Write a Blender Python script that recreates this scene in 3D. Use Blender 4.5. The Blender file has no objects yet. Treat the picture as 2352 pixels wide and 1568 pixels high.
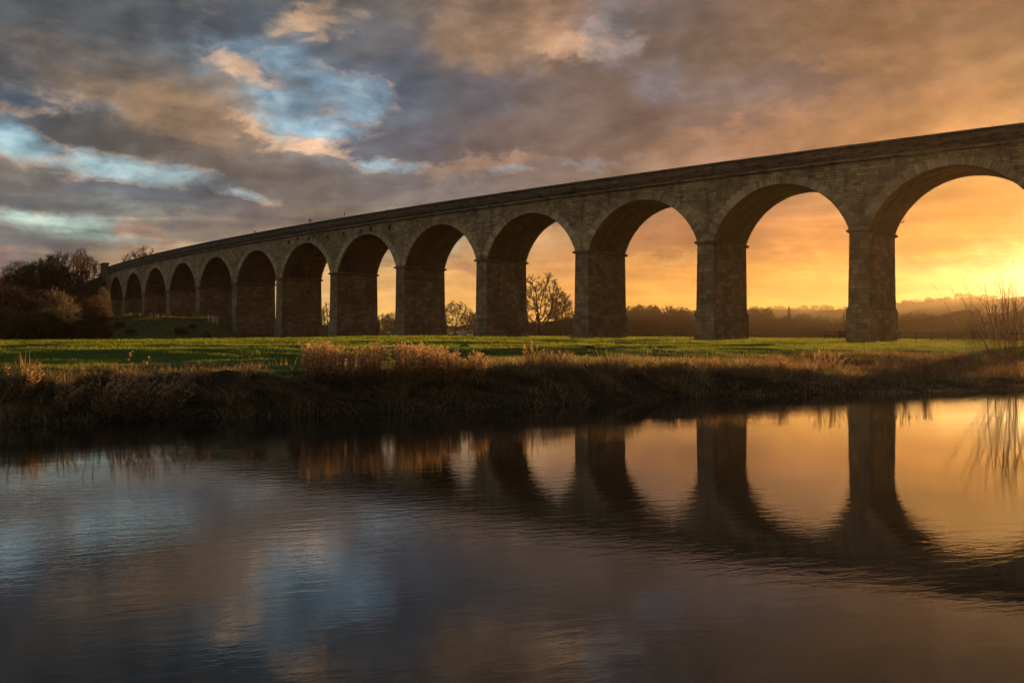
import bpy, math, random
import numpy as np
from mathutils import Vector
R = math.radians
random.seed(7)
sc = bpy.context.scene
col = sc.collection
FAST_HAZE = True

# ------------------------------------------------------------------ camera
F, CX, HY = 2275.0, 1176.0, 793.5          # focal length and horizon of the photograph (2352 px wide)
CAMZ = 2.1
cd = bpy.data.cameras.new('camera'); cam = bpy.data.objects.new('camera', cd); col.objects.link(cam)
cd.sensor_width = 36; cd.lens = 36 * F / 2352; cd.shift_y = (HY - 784) / 2352
cd.clip_start = 0.1; cd.clip_end = 12000
cam.location = (0, 0, CAMZ); cam.rotation_euler = (R(90), 0, 0)
sc.camera = cam

# ------------------------------------------------------------------ render, exposure
sc.view_settings.view_transform = 'Standard'; sc.view_settings.look = 'None'
EXPOSURE = 1.6
sc.view_settings.exposure = EXPOSURE; sc.view_settings.gamma = 1
cy = sc.cycles
cy.use_denoising = True
cy.max_bounces = 6; cy.diffuse_bounces = 3; cy.glossy_bounces = 3; cy.transmission_bounces = 2
cy.transparent_max_bounces = 6; cy.volume_bounces = 0
cy.caustics_reflective = False; cy.caustics_refractive = False
cy.sample_clamp_indirect = 4.0

# ------------------------------------------------------------------ sun
SUN_AZ, SUN_EL = 33.5, 3.2                  # to the right of the view, low over the far hill
sl = bpy.data.lights.new('sun', 'SUN'); so = bpy.data.objects.new('sun', sl); col.objects.link(so)
sl.energy = 5.0; sl.angle = R(0.5); sl.color = (1.0, 0.58, 0.23)
sd = Vector((math.sin(R(SUN_AZ)) * math.cos(R(SUN_EL)), math.cos(R(SUN_AZ)) * math.cos(R(SUN_EL)), math.sin(R(SUN_EL))))
so.rotation_euler = sd.to_track_quat('Z', 'Y').to_euler()

# ------------------------------------------------------------------ node helpers
def lin(c):
    return tuple(((v / 255) / 12.92 if v / 255 <= 0.04045 else ((v / 255 + 0.055) / 1.055) ** 2.4) for v in c)

class NG:
    def __init__(s, nt): s.nt = nt; s.n = nt.nodes; s.l = nt.links
    def node(s, t, **kw):
        o = s.n.new(t)
        for k, v in kw.items(): setattr(o, k, v)
        return o
    def put(s, sock, v):
        if v is None: return
        if isinstance(v, bpy.types.NodeSocket): s.l.new(v, sock)
        else:
            if hasattr(sock.default_value, '__len__') and not hasattr(v, '__len__'): v = [v] * len(sock.default_value)
            if hasattr(v, '__len__') and len(sock.default_value) == 4 and len(v) == 3: v = (*v, 1)
            sock.default_value = v
    def math(s, op, a, b=None, c=None, clamp=False):
        o = s.node('ShaderNodeMath', operation=op, use_clamp=clamp)
        for i, v in enumerate((a, b, c)):
            if v is not None: s.put(o.inputs[i], v)
        return o.outputs[0]
    def vec(s, op, a, b=None, c=None, out=0, scale=None):
        o = s.node('ShaderNodeVectorMath', operation=op)
        for i, v in enumerate((a, b, c)):
            if v is not None: s.put(o.inputs[i], v)
        if scale is not None: s.put(o.inputs['Scale'], scale)
        return o.outputs['Value'] if op in ('DOT_PRODUCT', 'LENGTH', 'DISTANCE') else o.outputs[0]
    def noise(s, v, scale=1, detail=4, rough=0.5, dist=0, color=False, dim='3D'):
        o = s.node('ShaderNodeTexNoise', noise_dimensions=dim)
        if v is not None: s.put(o.inputs['Vector'], v)
        o.inputs['Scale'].default_value = scale; o.inputs['Detail'].default_value = detail
        o.inputs['Roughness'].default_value = rough; o.inputs['Distortion'].default_value = dist
        return o.outputs['Color' if color else 'Fac']
    def mix(s, f, a, b, blend='MIX'):
        o = s.node('ShaderNodeMix', data_type='RGBA', blend_type=blend)
        s.put(o.inputs[0], f); s.put(o.inputs[6], a); s.put(o.inputs[7], b)
        return o.outputs[2]
    def ramp(s, f, stops, interp='LINEAR'):
        o = s.node('ShaderNodeValToRGB'); cr = o.color_ramp; cr.interpolation = interp
        while len(cr.elements) > 1: cr.elements.remove(cr.elements[-1])
        for i, (p, c) in enumerate(stops):
            e = cr.elements[0] if i == 0 else cr.elements.new(p)
            e.position = p; e.color = (*c, 1) if hasattr(c, '__len__') else (c, c, c, 1)
        s.put(o.inputs[0], f); return o.outputs[0]
    def rng(s, v, a, b, c=0, d=1, smooth=False):
        o = s.node('ShaderNodeMapRange'); o.interpolation_type = 'SMOOTHSTEP' if smooth else 'LINEAR'
        for i, q in enumerate((v, a, b, c, d)): s.put(o.inputs[i], q)
        return o.outputs[0]
    def comb(s, x, y, z):
        o = s.node('ShaderNodeCombineXYZ')
        for i, v in enumerate((x, y, z)): s.put(o.inputs[i], v)
        return o.outputs[0]
    def sep(s, v):
        o = s.node('ShaderNodeSeparateXYZ'); s.put(o.inputs[0], v); return o.outputs

# ------------------------------------------------------------------ world: physical sky under a broken deck of dusk cloud
def az_of(x): return math.degrees(math.atan((x - CX) / F))
def el_of(x, y): return math.degrees(math.atan((HY - y) / math.hypot(F, x - CX)))

def build_world():
    w = bpy.data.worlds.new('World'); sc.world = w; w.use_nodes = True
    g = NG(w.node_tree); g.n.clear()
    tc = g.node('ShaderNodeTexCoord').outputs['Generated']
    d = g.vec('NORMALIZE', tc)
    x, y, z = g.sep(d)
    az = g.math('MULTIPLY', g.math('ARCTAN2', x, y), 57.29578)
    el = g.math('MULTIPLY', g.math('ARCSINE', z), 57.29578)
    # position on the cloud deck, so that cloud shapes flatten towards the horizon
    den = g.math('ADD', g.math('MAXIMUM', z, 0.0), 0.14)
    P = g.comb(g.math('DIVIDE', x, den), g.math('DIVIDE', y, den), 0.0)
    Q = g.comb(g.math('MULTIPLY', az, 0.045), g.math('MULTIPLY', el, 0.085), 0.0)   # for puffs
    n1 = g.noise(P, 1.7, 3, 0.5, 0.3, color=True)
    n2 = g.noise(Q, 4.5, 6, 0.60, 0.4, color=True)
    n3 = g.noise(Q, 17.0, 5, 0.62, 0.5, color=True)
    n3r = g.sep(n3)[0]
    ctr = lambda c, k: g.vec('MULTIPLY', g.vec('SUBTRACT', c, (0.5, 0.5, 0.5)), k)
    base = g.comb(az, el, 0.0)
    wv = g.vec('ADD', base, ctr(n1, (4.0, 1.4, 0)))
    wv = g.vec('ADD', wv, ctr(n2, (6.0, 3.0, 0)))
    wv = g.vec('ADD', wv, ctr(n3, (3.0, 2.2, 0)))
    wx, wy, _ = g.sep(wv)
    # cloud / gap colours seen in each direction: rows by elevation, stops by azimuth
    xs = [0, 235, 470, 705, 940, 1176, 1411, 1646, 1882, 2117, 2352]
    G = {
     -20: [(92,93,96),(86,90,95),(88,90,92),(120,115,112),(105,100,95),(160,130,105),(120,114,110),(128,108,92),(132,108,88),(148,118,88),(140,112,88)],
     110: [(108,98,93),(118,110,105),(92,94,98),(105,118,128),(110,98,90),(175,138,105),(122,112,106),(122,105,90),(146,116,90),(158,123,92),(145,117,90)],
     220: [(82,78,78),(118,106,98),(145,130,122),(108,124,134),(96,106,114),(112,102,97),(136,117,103),(118,110,107),(128,112,102),(166,127,95),(162,127,92)],
     330: [(112,130,142),(103,94,90),(146,116,97),(150,145,142),(96,97,101),(122,106,97),(128,110,100),(162,128,103),(168,128,98),(188,138,94),(200,150,98)],
     440: [(128,112,103),(106,108,110),(116,118,120),(118,106,99),(124,122,122),(133,118,108),(148,134,122),(186,142,108),(198,148,108),(214,158,98),(234,180,100)],
     550: [(112,112,112),(148,150,138),(136,118,110),(146,127,114),(165,152,132),(184,150,116),(196,146,108),(196,142,100),(202,144,92),(224,150,72),(244,180,84)],
     650: [(160,128,114),(180,142,118),(196,156,122),(212,172,122),(222,182,122),(230,180,112),(238,182,102),(244,182,92),(250,192,96),(255,206,112),(255,226,146)],
     750: [(170,140,118),(190,150,118),(205,165,118),(225,180,115),(240,195,112),(244,186,98),(250,192,94),(252,196,90),(255,204,98),(255,212,112),(255,226,146)],
    }
    cool = (168,166,165)
    azs = [az_of(v) for v in xs]
    A0, A1 = -180.0, 180.0
    rows = []
    keys = sorted(G)                       # top row first
    for k in keys:
        low = (k + 20) / 770.0
        back = tuple(a * (1 - low) + b * low for a, b in zip(cool, (128, 120, 122)))
        rgt = tuple(a * (1 - low) + b * low for a, b in zip((96,90,86), (140,104,76)))
        st = [(0.0, lin((160, 154, 150))), ((-110 - A0) / (A1 - A0), lin(cool)), ((-50 - A0) / (A1 - A0), lin(back))]
        st += [((a - A0) / (A1 - A0), lin(c)) for a, c in zip(azs, G[k])]
        nr = tuple(a * (1 - low) + b * low for a, b in zip((145,115,90), (255,238,170)))
        st += [((36 - A0) / (A1 - A0), lin(nr)), ((58 - A0) / (A1 - A0), lin(rgt)), ((85 - A0) / (A1 - A0), lin((58, 52, 48))), ((130 - A0) / (A1 - A0), lin((74, 73, 76))), (1.0, lin((160, 154, 150)))]
        rows.append((el_of(1176, k), g.ramp(g.math('DIVIDE', g.math('SUBTRACT', wx, A0), A1 - A0), st, 'B_SPLINE')))
    c = rows[-1][1]
    for i in range(len(rows) - 2, -1, -1):
        c = g.mix(g.rng(wy, rows[i + 1][0], rows[i][0], 0, 1, smooth=True), c, rows[i][1])
    # overhead and behind: even grey-blue deck
    c = g.mix(g.rng(el, 21, 50, 0, 1, True), c, lin((138, 141, 148)))
    # individual openings and lit cloud heads: (x, y, half-width, half-height, tilt, colour, strength)
    B = [
     (560,140,130,24,0,(112,136,150),.5),(930,190,55,70,0,(92,104,116),.7),(860,320,100,28,0,(94,98,106),.85),(1000,230,90,50,0,(104,108,116),.5),
     (60,150,110,40,0,(88,88,92),.6),(170,40,160,26,0,(88,94,102),.6),(470,50,120,30,0,(84,88,94),.6),(330,180,90,24,10,(112,116,122),.6),
     (710,54,56,22,-6,(206,166,134),.85),(540,164,46,17,14,(216,170,136),.85),(400,240,170,42,10,(172,136,106),.75),
     (583,297,38,12,8,(226,180,146),.9),(705,330,66,11,4,(228,184,150),.9),
     (80,364,110,13,8,(198,158,134),.85),(215,394,36,9,0,(216,170,144),.8),(130,400,120,20,6,(146,128,118),.6),
     (330,440,170,22,6,(98,103,110),.8),(140,290,120,30,10,(80,82,88),.85),(330,330,170,20,12,(110,98,90),.6),(620,400,120,26,6,(124,108,98),.6),
     (60,555,90,14,4,(118,116,118),.8),(330,545,60,14,0,(178,142,122),.7),(420,570,130,11,-6,(188,150,124),.7),(215,522,50,8,0,(112,120,122),.8),(70,470,90,14,4,(104,108,112),.7),
     (1330,117,56,22,6,(236,192,152),.95),(1375,66,44,30,-30,(160,162,166),.7),(1395,130,30,24,0,(150,148,150),.6),(1290,60,60,40,0,(186,146,112),.6),
     (1505,190,50,26,0,(132,134,142),.6),(1100,385,90,12,-4,(196,154,124),.6),(1340,380,80,12,-6,(158,154,154),.6),
     (1560,275,190,16,-6,(110,100,94),.6),(1850,165,120,22,-4,(108,98,94),.7),(1640,130,120,26,-4,(112,98,84),.6),(1480,40,110,24,0,(108,104,100),.6),
     (2010,120,110,18,0,(186,146,108),.6),(2230,60,110,20,0,(150,122,98),.5),(1860,440,110,60,0,(196,150,106),.5),(1560,590,70,9,0,(252,206,126),.6),
     (1250,555,70,16,0,(206,172,130),.6),(1060,560,60,10,0,(198,184,152),.6),(1050,620,50,7,0,(196,152,116),.8),(1060,662,50,5,0,(214,164,110),.6),
     (900,604,40,9,0,(160,130,112),.7),(2180,520,70,16,0,(236,172,96),.5),(2260,600,130,10,-4,(250,190,95),.5),(1830,630,90,7,0,(255,206,118),.5),(1830,575,110,12,0,(216,156,96),.6),
     (2400,640,170,46,0,(255,232,165),.7),
    ]
    # openings in the deck: how far each direction is clear of cloud
    BLUE = [(25,238,130,30,0,.62),(30,322,75,22,8,.85),(130,350,80,14,10,.5),(310,385,120,20,6,.95),(420,400,70,14,10,.6),(905,378,75,13,5,.75),(960,372,40,8,0,.6),(560,450,52,11,8,.75),
      (130,503,120,16,0,.9),(260,545,110,12,4,.75),(560,140,110,18,6,.5),(720,190,110,30,22,.7),(650,250,60,46,0,.85),(830,225,60,44,-18,.8),(700,290,110,18,6,1.0),(600,215,50,30,20,.6),(1370,75,40,26,-30,.45),(1180,395,50,8,0,.5)]
    v2 = g.comb(wx, wy, 0.0)
    for (bx, by, sx, sy, tl, cc, st) in B:
        a0, e0 = az_of(bx), el_of(bx, by)
        ax, ay = sx * 57.3 / F * 1.15, sy * 57.3 / F * 1.15
        t = R(tl)                                    # rotate: + tilt runs down to the right
        dv = g.vec('SUBTRACT', v2, (a0, e0, 0))
        u = g.vec('DOT_PRODUCT', dv, (math.cos(t) / ax, -math.sin(t) / ax, 0))
        v = g.vec('DOT_PRODUCT', dv, (math.sin(t) / ay, math.cos(t) / ay, 0))
        r2 = g.math('ADD', g.math('MULTIPLY', u, u), g.math('MULTIPLY', v, v))
        wgt = g.rng(g.math('SQRT', r2), 0.15, 2.0, st, 0.0, True)
        c = g.mix(wgt, c, lin(cc))
    def blob(bx, by, sx, sy, tl, st):
        a0, e0 = az_of(bx), el_of(bx, by); ax, ay = sx * 57.3 / F * 1.15, sy * 57.3 / F * 1.15; t = R(tl)
        dv = g.vec('SUBTRACT', v3, (a0, e0, 0))
        u = g.vec('DOT_PRODUCT', dv, (math.cos(t) / ax, -math.sin(t) / ax, 0)); v = g.vec('DOT_PRODUCT', dv, (math.sin(t) / ay, math.cos(t) / ay, 0))
        r = g.math('SQRT', g.math('ADD', g.math('MULTIPLY', u, u), g.math('MULTIPLY', v, v)))
        return g.rng(r, 0.0, 2.3, st, 0.0, True)
    v3 = g.vec('ADD', base, ctr(n2, (3.4, 1.7, 0)))
    bf = g.math('MULTIPLY', g.rng(az, 4, -6), g.rng(el, 5, 7, 0.0, 0.16))
    for q in BLUE: bf = g.math('MAXIMUM', bf, blob(*q))
    dn = g.noise(g.vec('ADD', Q, ctr(n2, (0.06, 0.05, 0))), 5.5, 8, 0.62, 0.2)
    gv = g.math('ADD', bf, g.math('MULTIPLY', g.math('SUBTRACT', dn, 0.5), 1.5))
    gap = g.rng(gv, 0.26, 0.88, 0, 1, True)
    rim = g.math('MULTIPLY', g.math('SUBTRACT', g.rng(gv, 0.22, 0.42, 0, 1, True), g.rng(gv, 0.42, 0.58, 0, 1, True)), g.math('MULTIPLY', g.rng(bf, 0.05, 0.4), g.rng(n3r, 0.42, 0.66, 0.0, 0.50)))
    blue = g.ramp(g.math('DIVIDE', el, 20.0), [(0.0, lin((206,206,178))), (0.28, lin((174,190,176))), (0.40, lin((176,190,188))), (0.56, lin((166,190,200))), (0.66, lin((138,162,176))), (0.85, lin((108,130,144))), (1.0, lin((98,118,132)))])
    wisp = g.noise(g.vec('ADD', Q, ctr(n2, (0.10, 0.16, 0))), 9.0, 7, 0.66, 0.6)
    blue = g.mix(g.rng(wisp, 0.42, 0.72, 0.0, 0.60), blue, lin((196,192,186)))
    blue = g.mix(g.rng(wisp, 0.50, 0.28, 0.0, 0.30), blue, lin((100,116,128)))
    blue = g.mix(g.math('MULTIPLY', g.rng(az, -20, -27), g.rng(el, 10.5, 12.5)), blue, lin((58,96,124)))
    c = g.mix(rim, c, lin((214,168,138)))
    c = g.mix(g.math('MULTIPLY', gap, g.rng(n3r, 0.35, 0.6, 0.66, 0.97)), c, blue)
    # long low bars of cloud near the horizon
    bars = g.ramp(g.noise(g.comb(g.math('MULTIPLY', az, 0.045), g.math('MULTIPLY', el, 0.42), 0.0), 3.0, 5, 0.6, 0.4), [(0.36, (0.80, 0.74, 0.78)), (0.62, (1.10, 1.06, 0.98))])
    c = g.vec('MULTIPLY', c, g.mix(g.math('MULTIPLY', g.rng(el, 10, 7), g.rng(el, 1.0, 3.0)), (1, 1, 1), bars))
    glow = g.vec('LENGTH', g.vec('MULTIPLY', g.vec('SUBTRACT', v2, (30.5, 3.6, 0)), (0.115, 0.42, 0)))
    c = g.vec('ADD', c, g.vec('SCALE', (1.0, 0.86, 0.46), scale=g.rng(glow, 0.0, 1.0, 0.55, 0.0, True)))
    # fibrous texture of the deck
    t1 = g.noise(Q, 9.0, 9, 0.62, 0.8)
    t2 = g.noise(P, 4.0, 6, 0.6, 0.5)
    tt = g.math('ADD', g.math('MULTIPLY', g.math('SUBTRACT', t1, 0.5), 0.6), g.math('MULTIPLY', g.math('SUBTRACT', t2, 0.5), 0.45))
    tt = g.math('MULTIPLY', tt, g.rng(el, 0, 9, 0.35, 1.0))
    c = g.vec('SCALE', c, scale=g.math('ADD', 1.0, tt))
    # relief: cloud flanks turned to the sun glow, those turned away go slate
    Qw = g.vec('ADD', Q, ctr(n2, (0.10, 0.07, 0)))
    b1 = g.noise(Qw, 3.4, 5, 0.50, 0.15); b2 = g.noise(g.vec('ADD', Qw, (0.034, -0.030, 0)), 3.4, 5, 0.50, 0.15)
    dl = g.math('MULTIPLY', g.math('SUBTRACT', b1, b2), g.math('MULTIPLY', g.rng(el, 1, 7, 0.6, 1.9), g.rng(az, -10, 12, 1.0, 0.85)))
    c = g.vec('MULTIPLY', c, g.vec('ADD', (1, 1, 1), g.vec('SCALE', (1.15, 0.98, 0.85), scale=g.math('MAXIMUM', dl, -0.55))))
    lump = g.ramp(g.noise(Qw, 2.6, 5, 0.55, 0.2), [(0.34, 0.74), (0.66, 1.20)])
    c = g.vec('MULTIPLY', c, g.mix(g.rng(el, 2, 9, 0.25, 1.0), (1, 1, 1), lump))
    c = g.vec('MAXIMUM', c, (0.0, 0.0, 0.0))
    c = g.vec('SCALE', c, scale=g.mix(g.rng(az, -12, 8), (1, 1, 1), g.rng(el, 0.5, 11, 0.74, 0.97)))
    c = g.vec('SCALE', c, scale=g.rng(az, -5, 15, 1.12, 0.98))
    cr, cg, cb = g.sep(c)
    c = g.comb(g.math('MULTIPLY', g.math('POWER', cr, 1.20), 1.06), g.math('MULTIPLY', g.math('POWER', cg, 1.20), 1.09), g.math('MULTIPLY', g.math('POWER', cb, 1.17), 1.12))
    c = g.vec('MULTIPLY', c, g.mix(g.rng(az, -22, 8), (0.92, 1.06, 1.05), g.mix(g.rng(el, 2, 9), (0.98, 0.88, 0.84), (0.94, 0.96, 1.02))))
    # clear physical sky glowing through and behind the cloud
    sk = g.node('ShaderNodeTexSky', sky_type='NISHITA'); sk.sun_disc = False
    sk.sun_elevation = R(SUN_EL); sk.sun_rotation = R(SUN_AZ); sk.dust_density = 2.0
    skc = g.vec('SCALE', sk.outputs[0], scale=0.0012)
    c = g.vec('ADD', c, skc)
    bg = g.node('ShaderNodeBackground'); g.put(bg.inputs[0], c); bg.inputs[1].default_value = WORLD_STRENGTH
    out = g.node('ShaderNodeOutputWorld'); g.l.new(bg.outputs[0], out.inputs[0])
    w.cycles.sampling_method = 'MANUAL'; w.cycles.sample_map_resolution = 512
WORLD_STRENGTH = 0.5 ** EXPOSURE
build_world()

# ------------------------------------------------------------------ generic geometry helpers
def tag(o, label=None, cat=None, group=None, kind=None):
    if label: o['label'] = label
    if cat: o['category'] = cat
    if group: o['group'] = group
    if kind: o['kind'] = kind
    return o
def empty(name, loc, rz=0):
    o = bpy.data.objects.new(name, None); o.location = loc; o.rotation_euler = (0, 0, rz)
    o.empty_display_size = 0.5; col.objects.link(o); return o
def mk(name, V, faces, mat, parent=None, uv=None, colr=None, smooth=False, loc=None):
    """faces: list of (N,3) / (N,4) arrays; uv, colr: per vertex"""
    V = np.asarray(V, np.float32).reshape(-1, 3)
    faces = [np.asarray(f, np.int32) for f in faces if len(f)]
    me = bpy.data.meshes.new(name)
    me.vertices.add(len(V)); me.vertices.foreach_set('co', V.ravel())
    li = np.concatenate([f.ravel() for f in faces])
    tot = np.concatenate([np.full(len(f), f.shape[1], np.int32) for f in faces])
    st = np.concatenate([[0], np.cumsum(tot)[:-1]]).astype(np.int32)
    me.loops.add(len(li)); me.loops.foreach_set('vertex_index', li)
    me.polygons.add(len(tot)); me.polygons.foreach_set('loop_start', st); me.polygons.foreach_set('loop_total', tot)
    me.update(calc_edges=True)
    if uv is not None:
        ul = me.uv_layers.new(name='UVMap'); ul.data.foreach_set('uv', np.asarray(uv, np.float32)[li].ravel())
    if colr is not None:
        ca = me.color_attributes.new('tint', 'FLOAT_COLOR', 'POINT')
        cc = np.ones((len(V), 4), np.float32); cc[:, :3] = colr
        ca.data.foreach_set('color', cc.ravel())
    if smooth: me.polygons.foreach_set('use_smooth', np.ones(len(tot), bool))
    if mat: me.materials.append(mat)
    o = bpy.data.objects.new(name, me); col.objects.link(o)
    if parent: o.parent = parent
    if loc is not None: o.location = loc
    return o
class MB:
    """collects boxes and quads with uv into one mesh"""
    def __init__(s): s.V = []; s.Q = []; s.U = []; s.C = []; s.n = 0
    def quads(s, V, Q, U=None, C=None):
        V = np.asarray(V, float).reshape(-1, 3); s.V.append(V); s.Q.append(np.asarray(Q, int) + s.n)
        s.U.append(np.zeros((len(V), 2)) if U is None else np.asarray(U, float))
        s.C.append(np.ones((len(V), 3)) if C is None else np.broadcast_to(np.asarray(C, float), (len(V), 3)))
        s.n += len(V)
    def hexa(s, P, C=None, su=1.0):
        """P: 8 points, bottom ring 0-3, top ring 4-7; unshared faces with metric uv"""
        P = np.asarray(P, float)
        for f in ((0,1,5,4),(1,2,6,5),(2,3,7,6),(3,0,4,7),(4,5,6,7),(3,2,1,0)):
            q = P[list(f)]
            e1 = q[1]-q[0]; e2 = q[3]-q[0]
            L1, L2 = np.linalg.norm(e1), np.linalg.norm(e2)
            o = (q[0,0]+q[0,1])*0.7, q[0,2]
            U = [(o[0],o[1]),(o[0]+L1,o[1]+q[1,2]-q[0,2]),(o[0]+L1,o[1]+L2),(o[0],o[1]+L2)]
            s.quads(q, [[0,1,2,3]], U, C)
    def box(s, c, d, C=None, rz=0):
        x, y, z = d[0]/2, d[1]/2, d[2]/2
        P = np.array([(-x,-y,-z),(x,-y,-z),(x,y,-z),(-x,y,-z),(-x,-y,z),(x,-y,z),(x,y,z),(-x,y,z)])
        if rz: ca, sa = math.cos(rz), math.sin(rz); P[:, :2] = P[:, :2] @ np.array([[ca, sa],[-sa, ca]])
        s.hexa(P + np.asarray(c), C)
    def build(s, name, mat, parent=None, smooth=False):
        return mk(name, np.concatenate(s.V), [np.concatenate(s.Q)], mat, parent, np.concatenate(s.U), np.concatenate(s.C), smooth)

# value noise in numpy
def _h(ix, iy, seed):
    n = (ix.astype(np.int64) * 374761393 + iy.astype(np.int64) * 668265263 + seed * 1442695041) & 0xffffffff
    n = ((n ^ (n >> 13)) * 1274126177) & 0xffffffff
    return ((n ^ (n >> 16)) & 0xffff) / 65535.0
def vnoise(x, y, seed=0):
    x = np.asarray(x, float); y = np.asarray(y, float)
    ix, iy = np.floor(x), np.floor(y); fx, fy = x - ix, y - iy
    fx = fx*fx*(3-2*fx); fy = fy*fy*(3-2*fy)
    a, b = _h(ix, iy, seed), _h(ix+1, iy, seed); c, d = _h(ix, iy+1, seed), _h(ix+1, iy+1, seed)
    return (a*(1-fx)+b*fx)*(1-fy) + (c*(1-fx)+d*fx)*fy - 0.5
def fbm(x, y, oct=4, seed=0):
    r = 0; a = 1
    for i in range(oct): r = r + a * vnoise(x * 2**i, y * 2**i, seed + i); a *= 0.5
    return r
def sst(x, a, b):
    t = np.clip((x - a) / (b - a), 0, 1); return t*t*(3-2*t)

# ------------------------------------------------------------------ viaduct geometry (a gentle curve)
S0, KAP, TH = 21.0, -1.21964652e-3, 2.453443
X0, Y0 = 41.2388469, 121.120016
HI, HT, PW, DEPTH, RISE = CAMZ + 14.18, CAMZ + 24.516, 2.40, 9.4, 6.55
CCX, CCY = X0 - math.sin(TH) / KAP, Y0 + math.cos(TH) / KAP
def via(s, n, z):
    """s metres along the front face (to the left), n metres towards the camera"""
    s = np.asarray(s, float); n = np.asarray(n, float); z = np.asarray(z, float)
    s, n, z = np.broadcast_arrays(s, n, z)
    a = TH + KAP * s; r = 1 / KAP - 0.0
    X = CCX + np.sin(a) * (r - n); Y = CCY - np.cos(a) * (r - n)
    return np.stack([X, Y, z], -1)
def via_inv(X, Y):
    a = np.arctan2((X - CCX) * KAP, -(Y - CCY) * KAP)
    a = np.where(a < 0, a + 2*np.pi, a)
    return (a - TH) / KAP, np.hypot(X - CCX, Y - CCY) - abs(1 / KAP)
S_END, S_MIN = 252.0, -126.0

# ------------------------------------------------------------------ terrain height
_ex = np.array([-600, -200, -60, -13.4, -6.2, -1.1, 5.1, 12, 24, 60, 130, 300, 900.])
_ey = np.array([40, 2, 14, 26, 29.6, 33.2, 38.6, 42, 46, 66, 112, 190, 420.])
def edge_y(X): return np.interp(X, _ex, _ey) + 0.9 * vnoise(X / 4.3, X * 0, 5) + 0.5 * vnoise(X / 1.3, X * 0, 6)
def height(X, Y, detail=True):
    X = np.asarray(X, float); Y = np.asarray(Y, float)
    rad = np.hypot(X, Y)
    t = (Y - edge_y(X)) * 0.9
    left = sst(-X, 10, 60)
    hr = np.interp(t, [-60, -2.5, 0, 1.2, 3.2, 8, 16, 21, 45, 80, 160, 300, 415, 700, 1200, 3000],
                      [-1.8, -1.2, -0.05, .55, 1.05, 1.25, 1.42, 1.86, 2.20, 2.86, 4.0, 5.6, 8.3, 17.0, 16.0, 14.0])
    hl = np.interp(t, [-60, -2.5, 0, 1.2, 3.2, 8, 16, 21, 45, 80, 160, 300, 700, 3000],
                      [-1.8, -1.2, -0.05, .55, 1.08, 1.24, 1.36, 1.86, 2.14, 2.48, 2.84, 4.0, 10.0, 10.0])
    hg = np.interp(t, [-60, -2.5, 0, 1.2, 3.2, 8, 16, 24, 45, 80, 160, 300, 415, 700, 1200, 3000],
                      [-1.8, -1.2, -0.05, .22, .38, .62, 1.20, 1.80, 2.20, 2.86, 4.0, 5.6, 8.3, 17.0, 16.0, 14.0])
    gr_ = sst(X, 7, 20); hr = hr * (1 - gr_) + hg * gr_
    h = hr * (1 - left) + hl * left
    # near bank, where the photographer stands
    tn = 3.5 - Y + (edge_y(X) - 33) * 0.5
    nb = np.interp(tn, [0, 1, 3, 30, 400], [-1.8, -0.2, 0.6, 1.2, 4])
    h = np.where((tn > 0) & (t < 0), np.maximum(h, nb), h)
    # mound under the left end and approach embankment behind it
    s, n = via_inv(X, Y)
    ok = rad < 900
    ms = sst(s, 137, 157) * ok
    crest = 8.3 + 2.8 * sst(s, 160, 235) + 1.5 * vnoise(X/8, Y/8, 21) + 0.5 * vnoise(X/2.5, Y/2.5, 23)
    prof = 1 - sst(n, 9, 32 + 4 * vnoise(s/12, s*0, 22))
    prof = np.where(n < -14, 1 - sst(-n, 16, 60), prof)
    h = h + (np.maximum(crest - h, 0)) * prof * ms
    es = sst(s, 250, 256) * ok
    em = HT - 2.2 - np.clip(np.abs(n + 4.7) - 5.0, 0, None) * 0.62
    h = np.where(es > 0, np.maximum(h, em * es + h * (1 - es)), h)
    # far hills
    az = np.degrees(np.arctan2(X, Y))
    ridge = np.interp(az, [-60, -6, 2, 6, 10.5, 14, 18.5, 21.3, 27.3, 33, 45, 80], [30, 30, 44, 54, 62, 66, 64, 72, 88, 100, 92, 60])
    ridge = ridge + 5 * fbm(az / 3.1, az * 0, 3, 31)
    far = sst(Y, 850, 1750) * (1 - 0.25 * sst(Y, 1800, 2500))
    h = h + np.maximum(ridge - h, 0) * far * (rad > 300)
    # a fold with a wooded rise beyond the middle arches
    h = h + 4.0 * sst(az, 1.0, 3.0) * (1 - sst(az, 8, 12)) * sst(Y, 380, 640) * (1 - sst(Y, 900, 1300))
    if detail:
        g = sst(t, 2, 14)
        h = h + g * (0.26 * fbm(X / 13, Y / 5.5, 3, 41) * sst(t, 6, 20) + 0.13 * fbm(X / 2.6, Y / 1.3, 3, 43)) * (rad < 420)
        h = h + 1.6 * fbm(X / 90, Y / 60, 3, 47) * sst(rad, 260, 500)
        h = h + (1 - g) * sst(t, -0.3, 1.5) * 0.4 * fbm(X / 1.6, Y / 1.0, 3, 45)
    return h
def hz(x, y): return float(height(np.array([x]), np.array([y]))[0])
def at(px, Y): return (px - CX) / F * Y
def ztop(py, Y): return CAMZ + (HY - py) / F * Y

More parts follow.
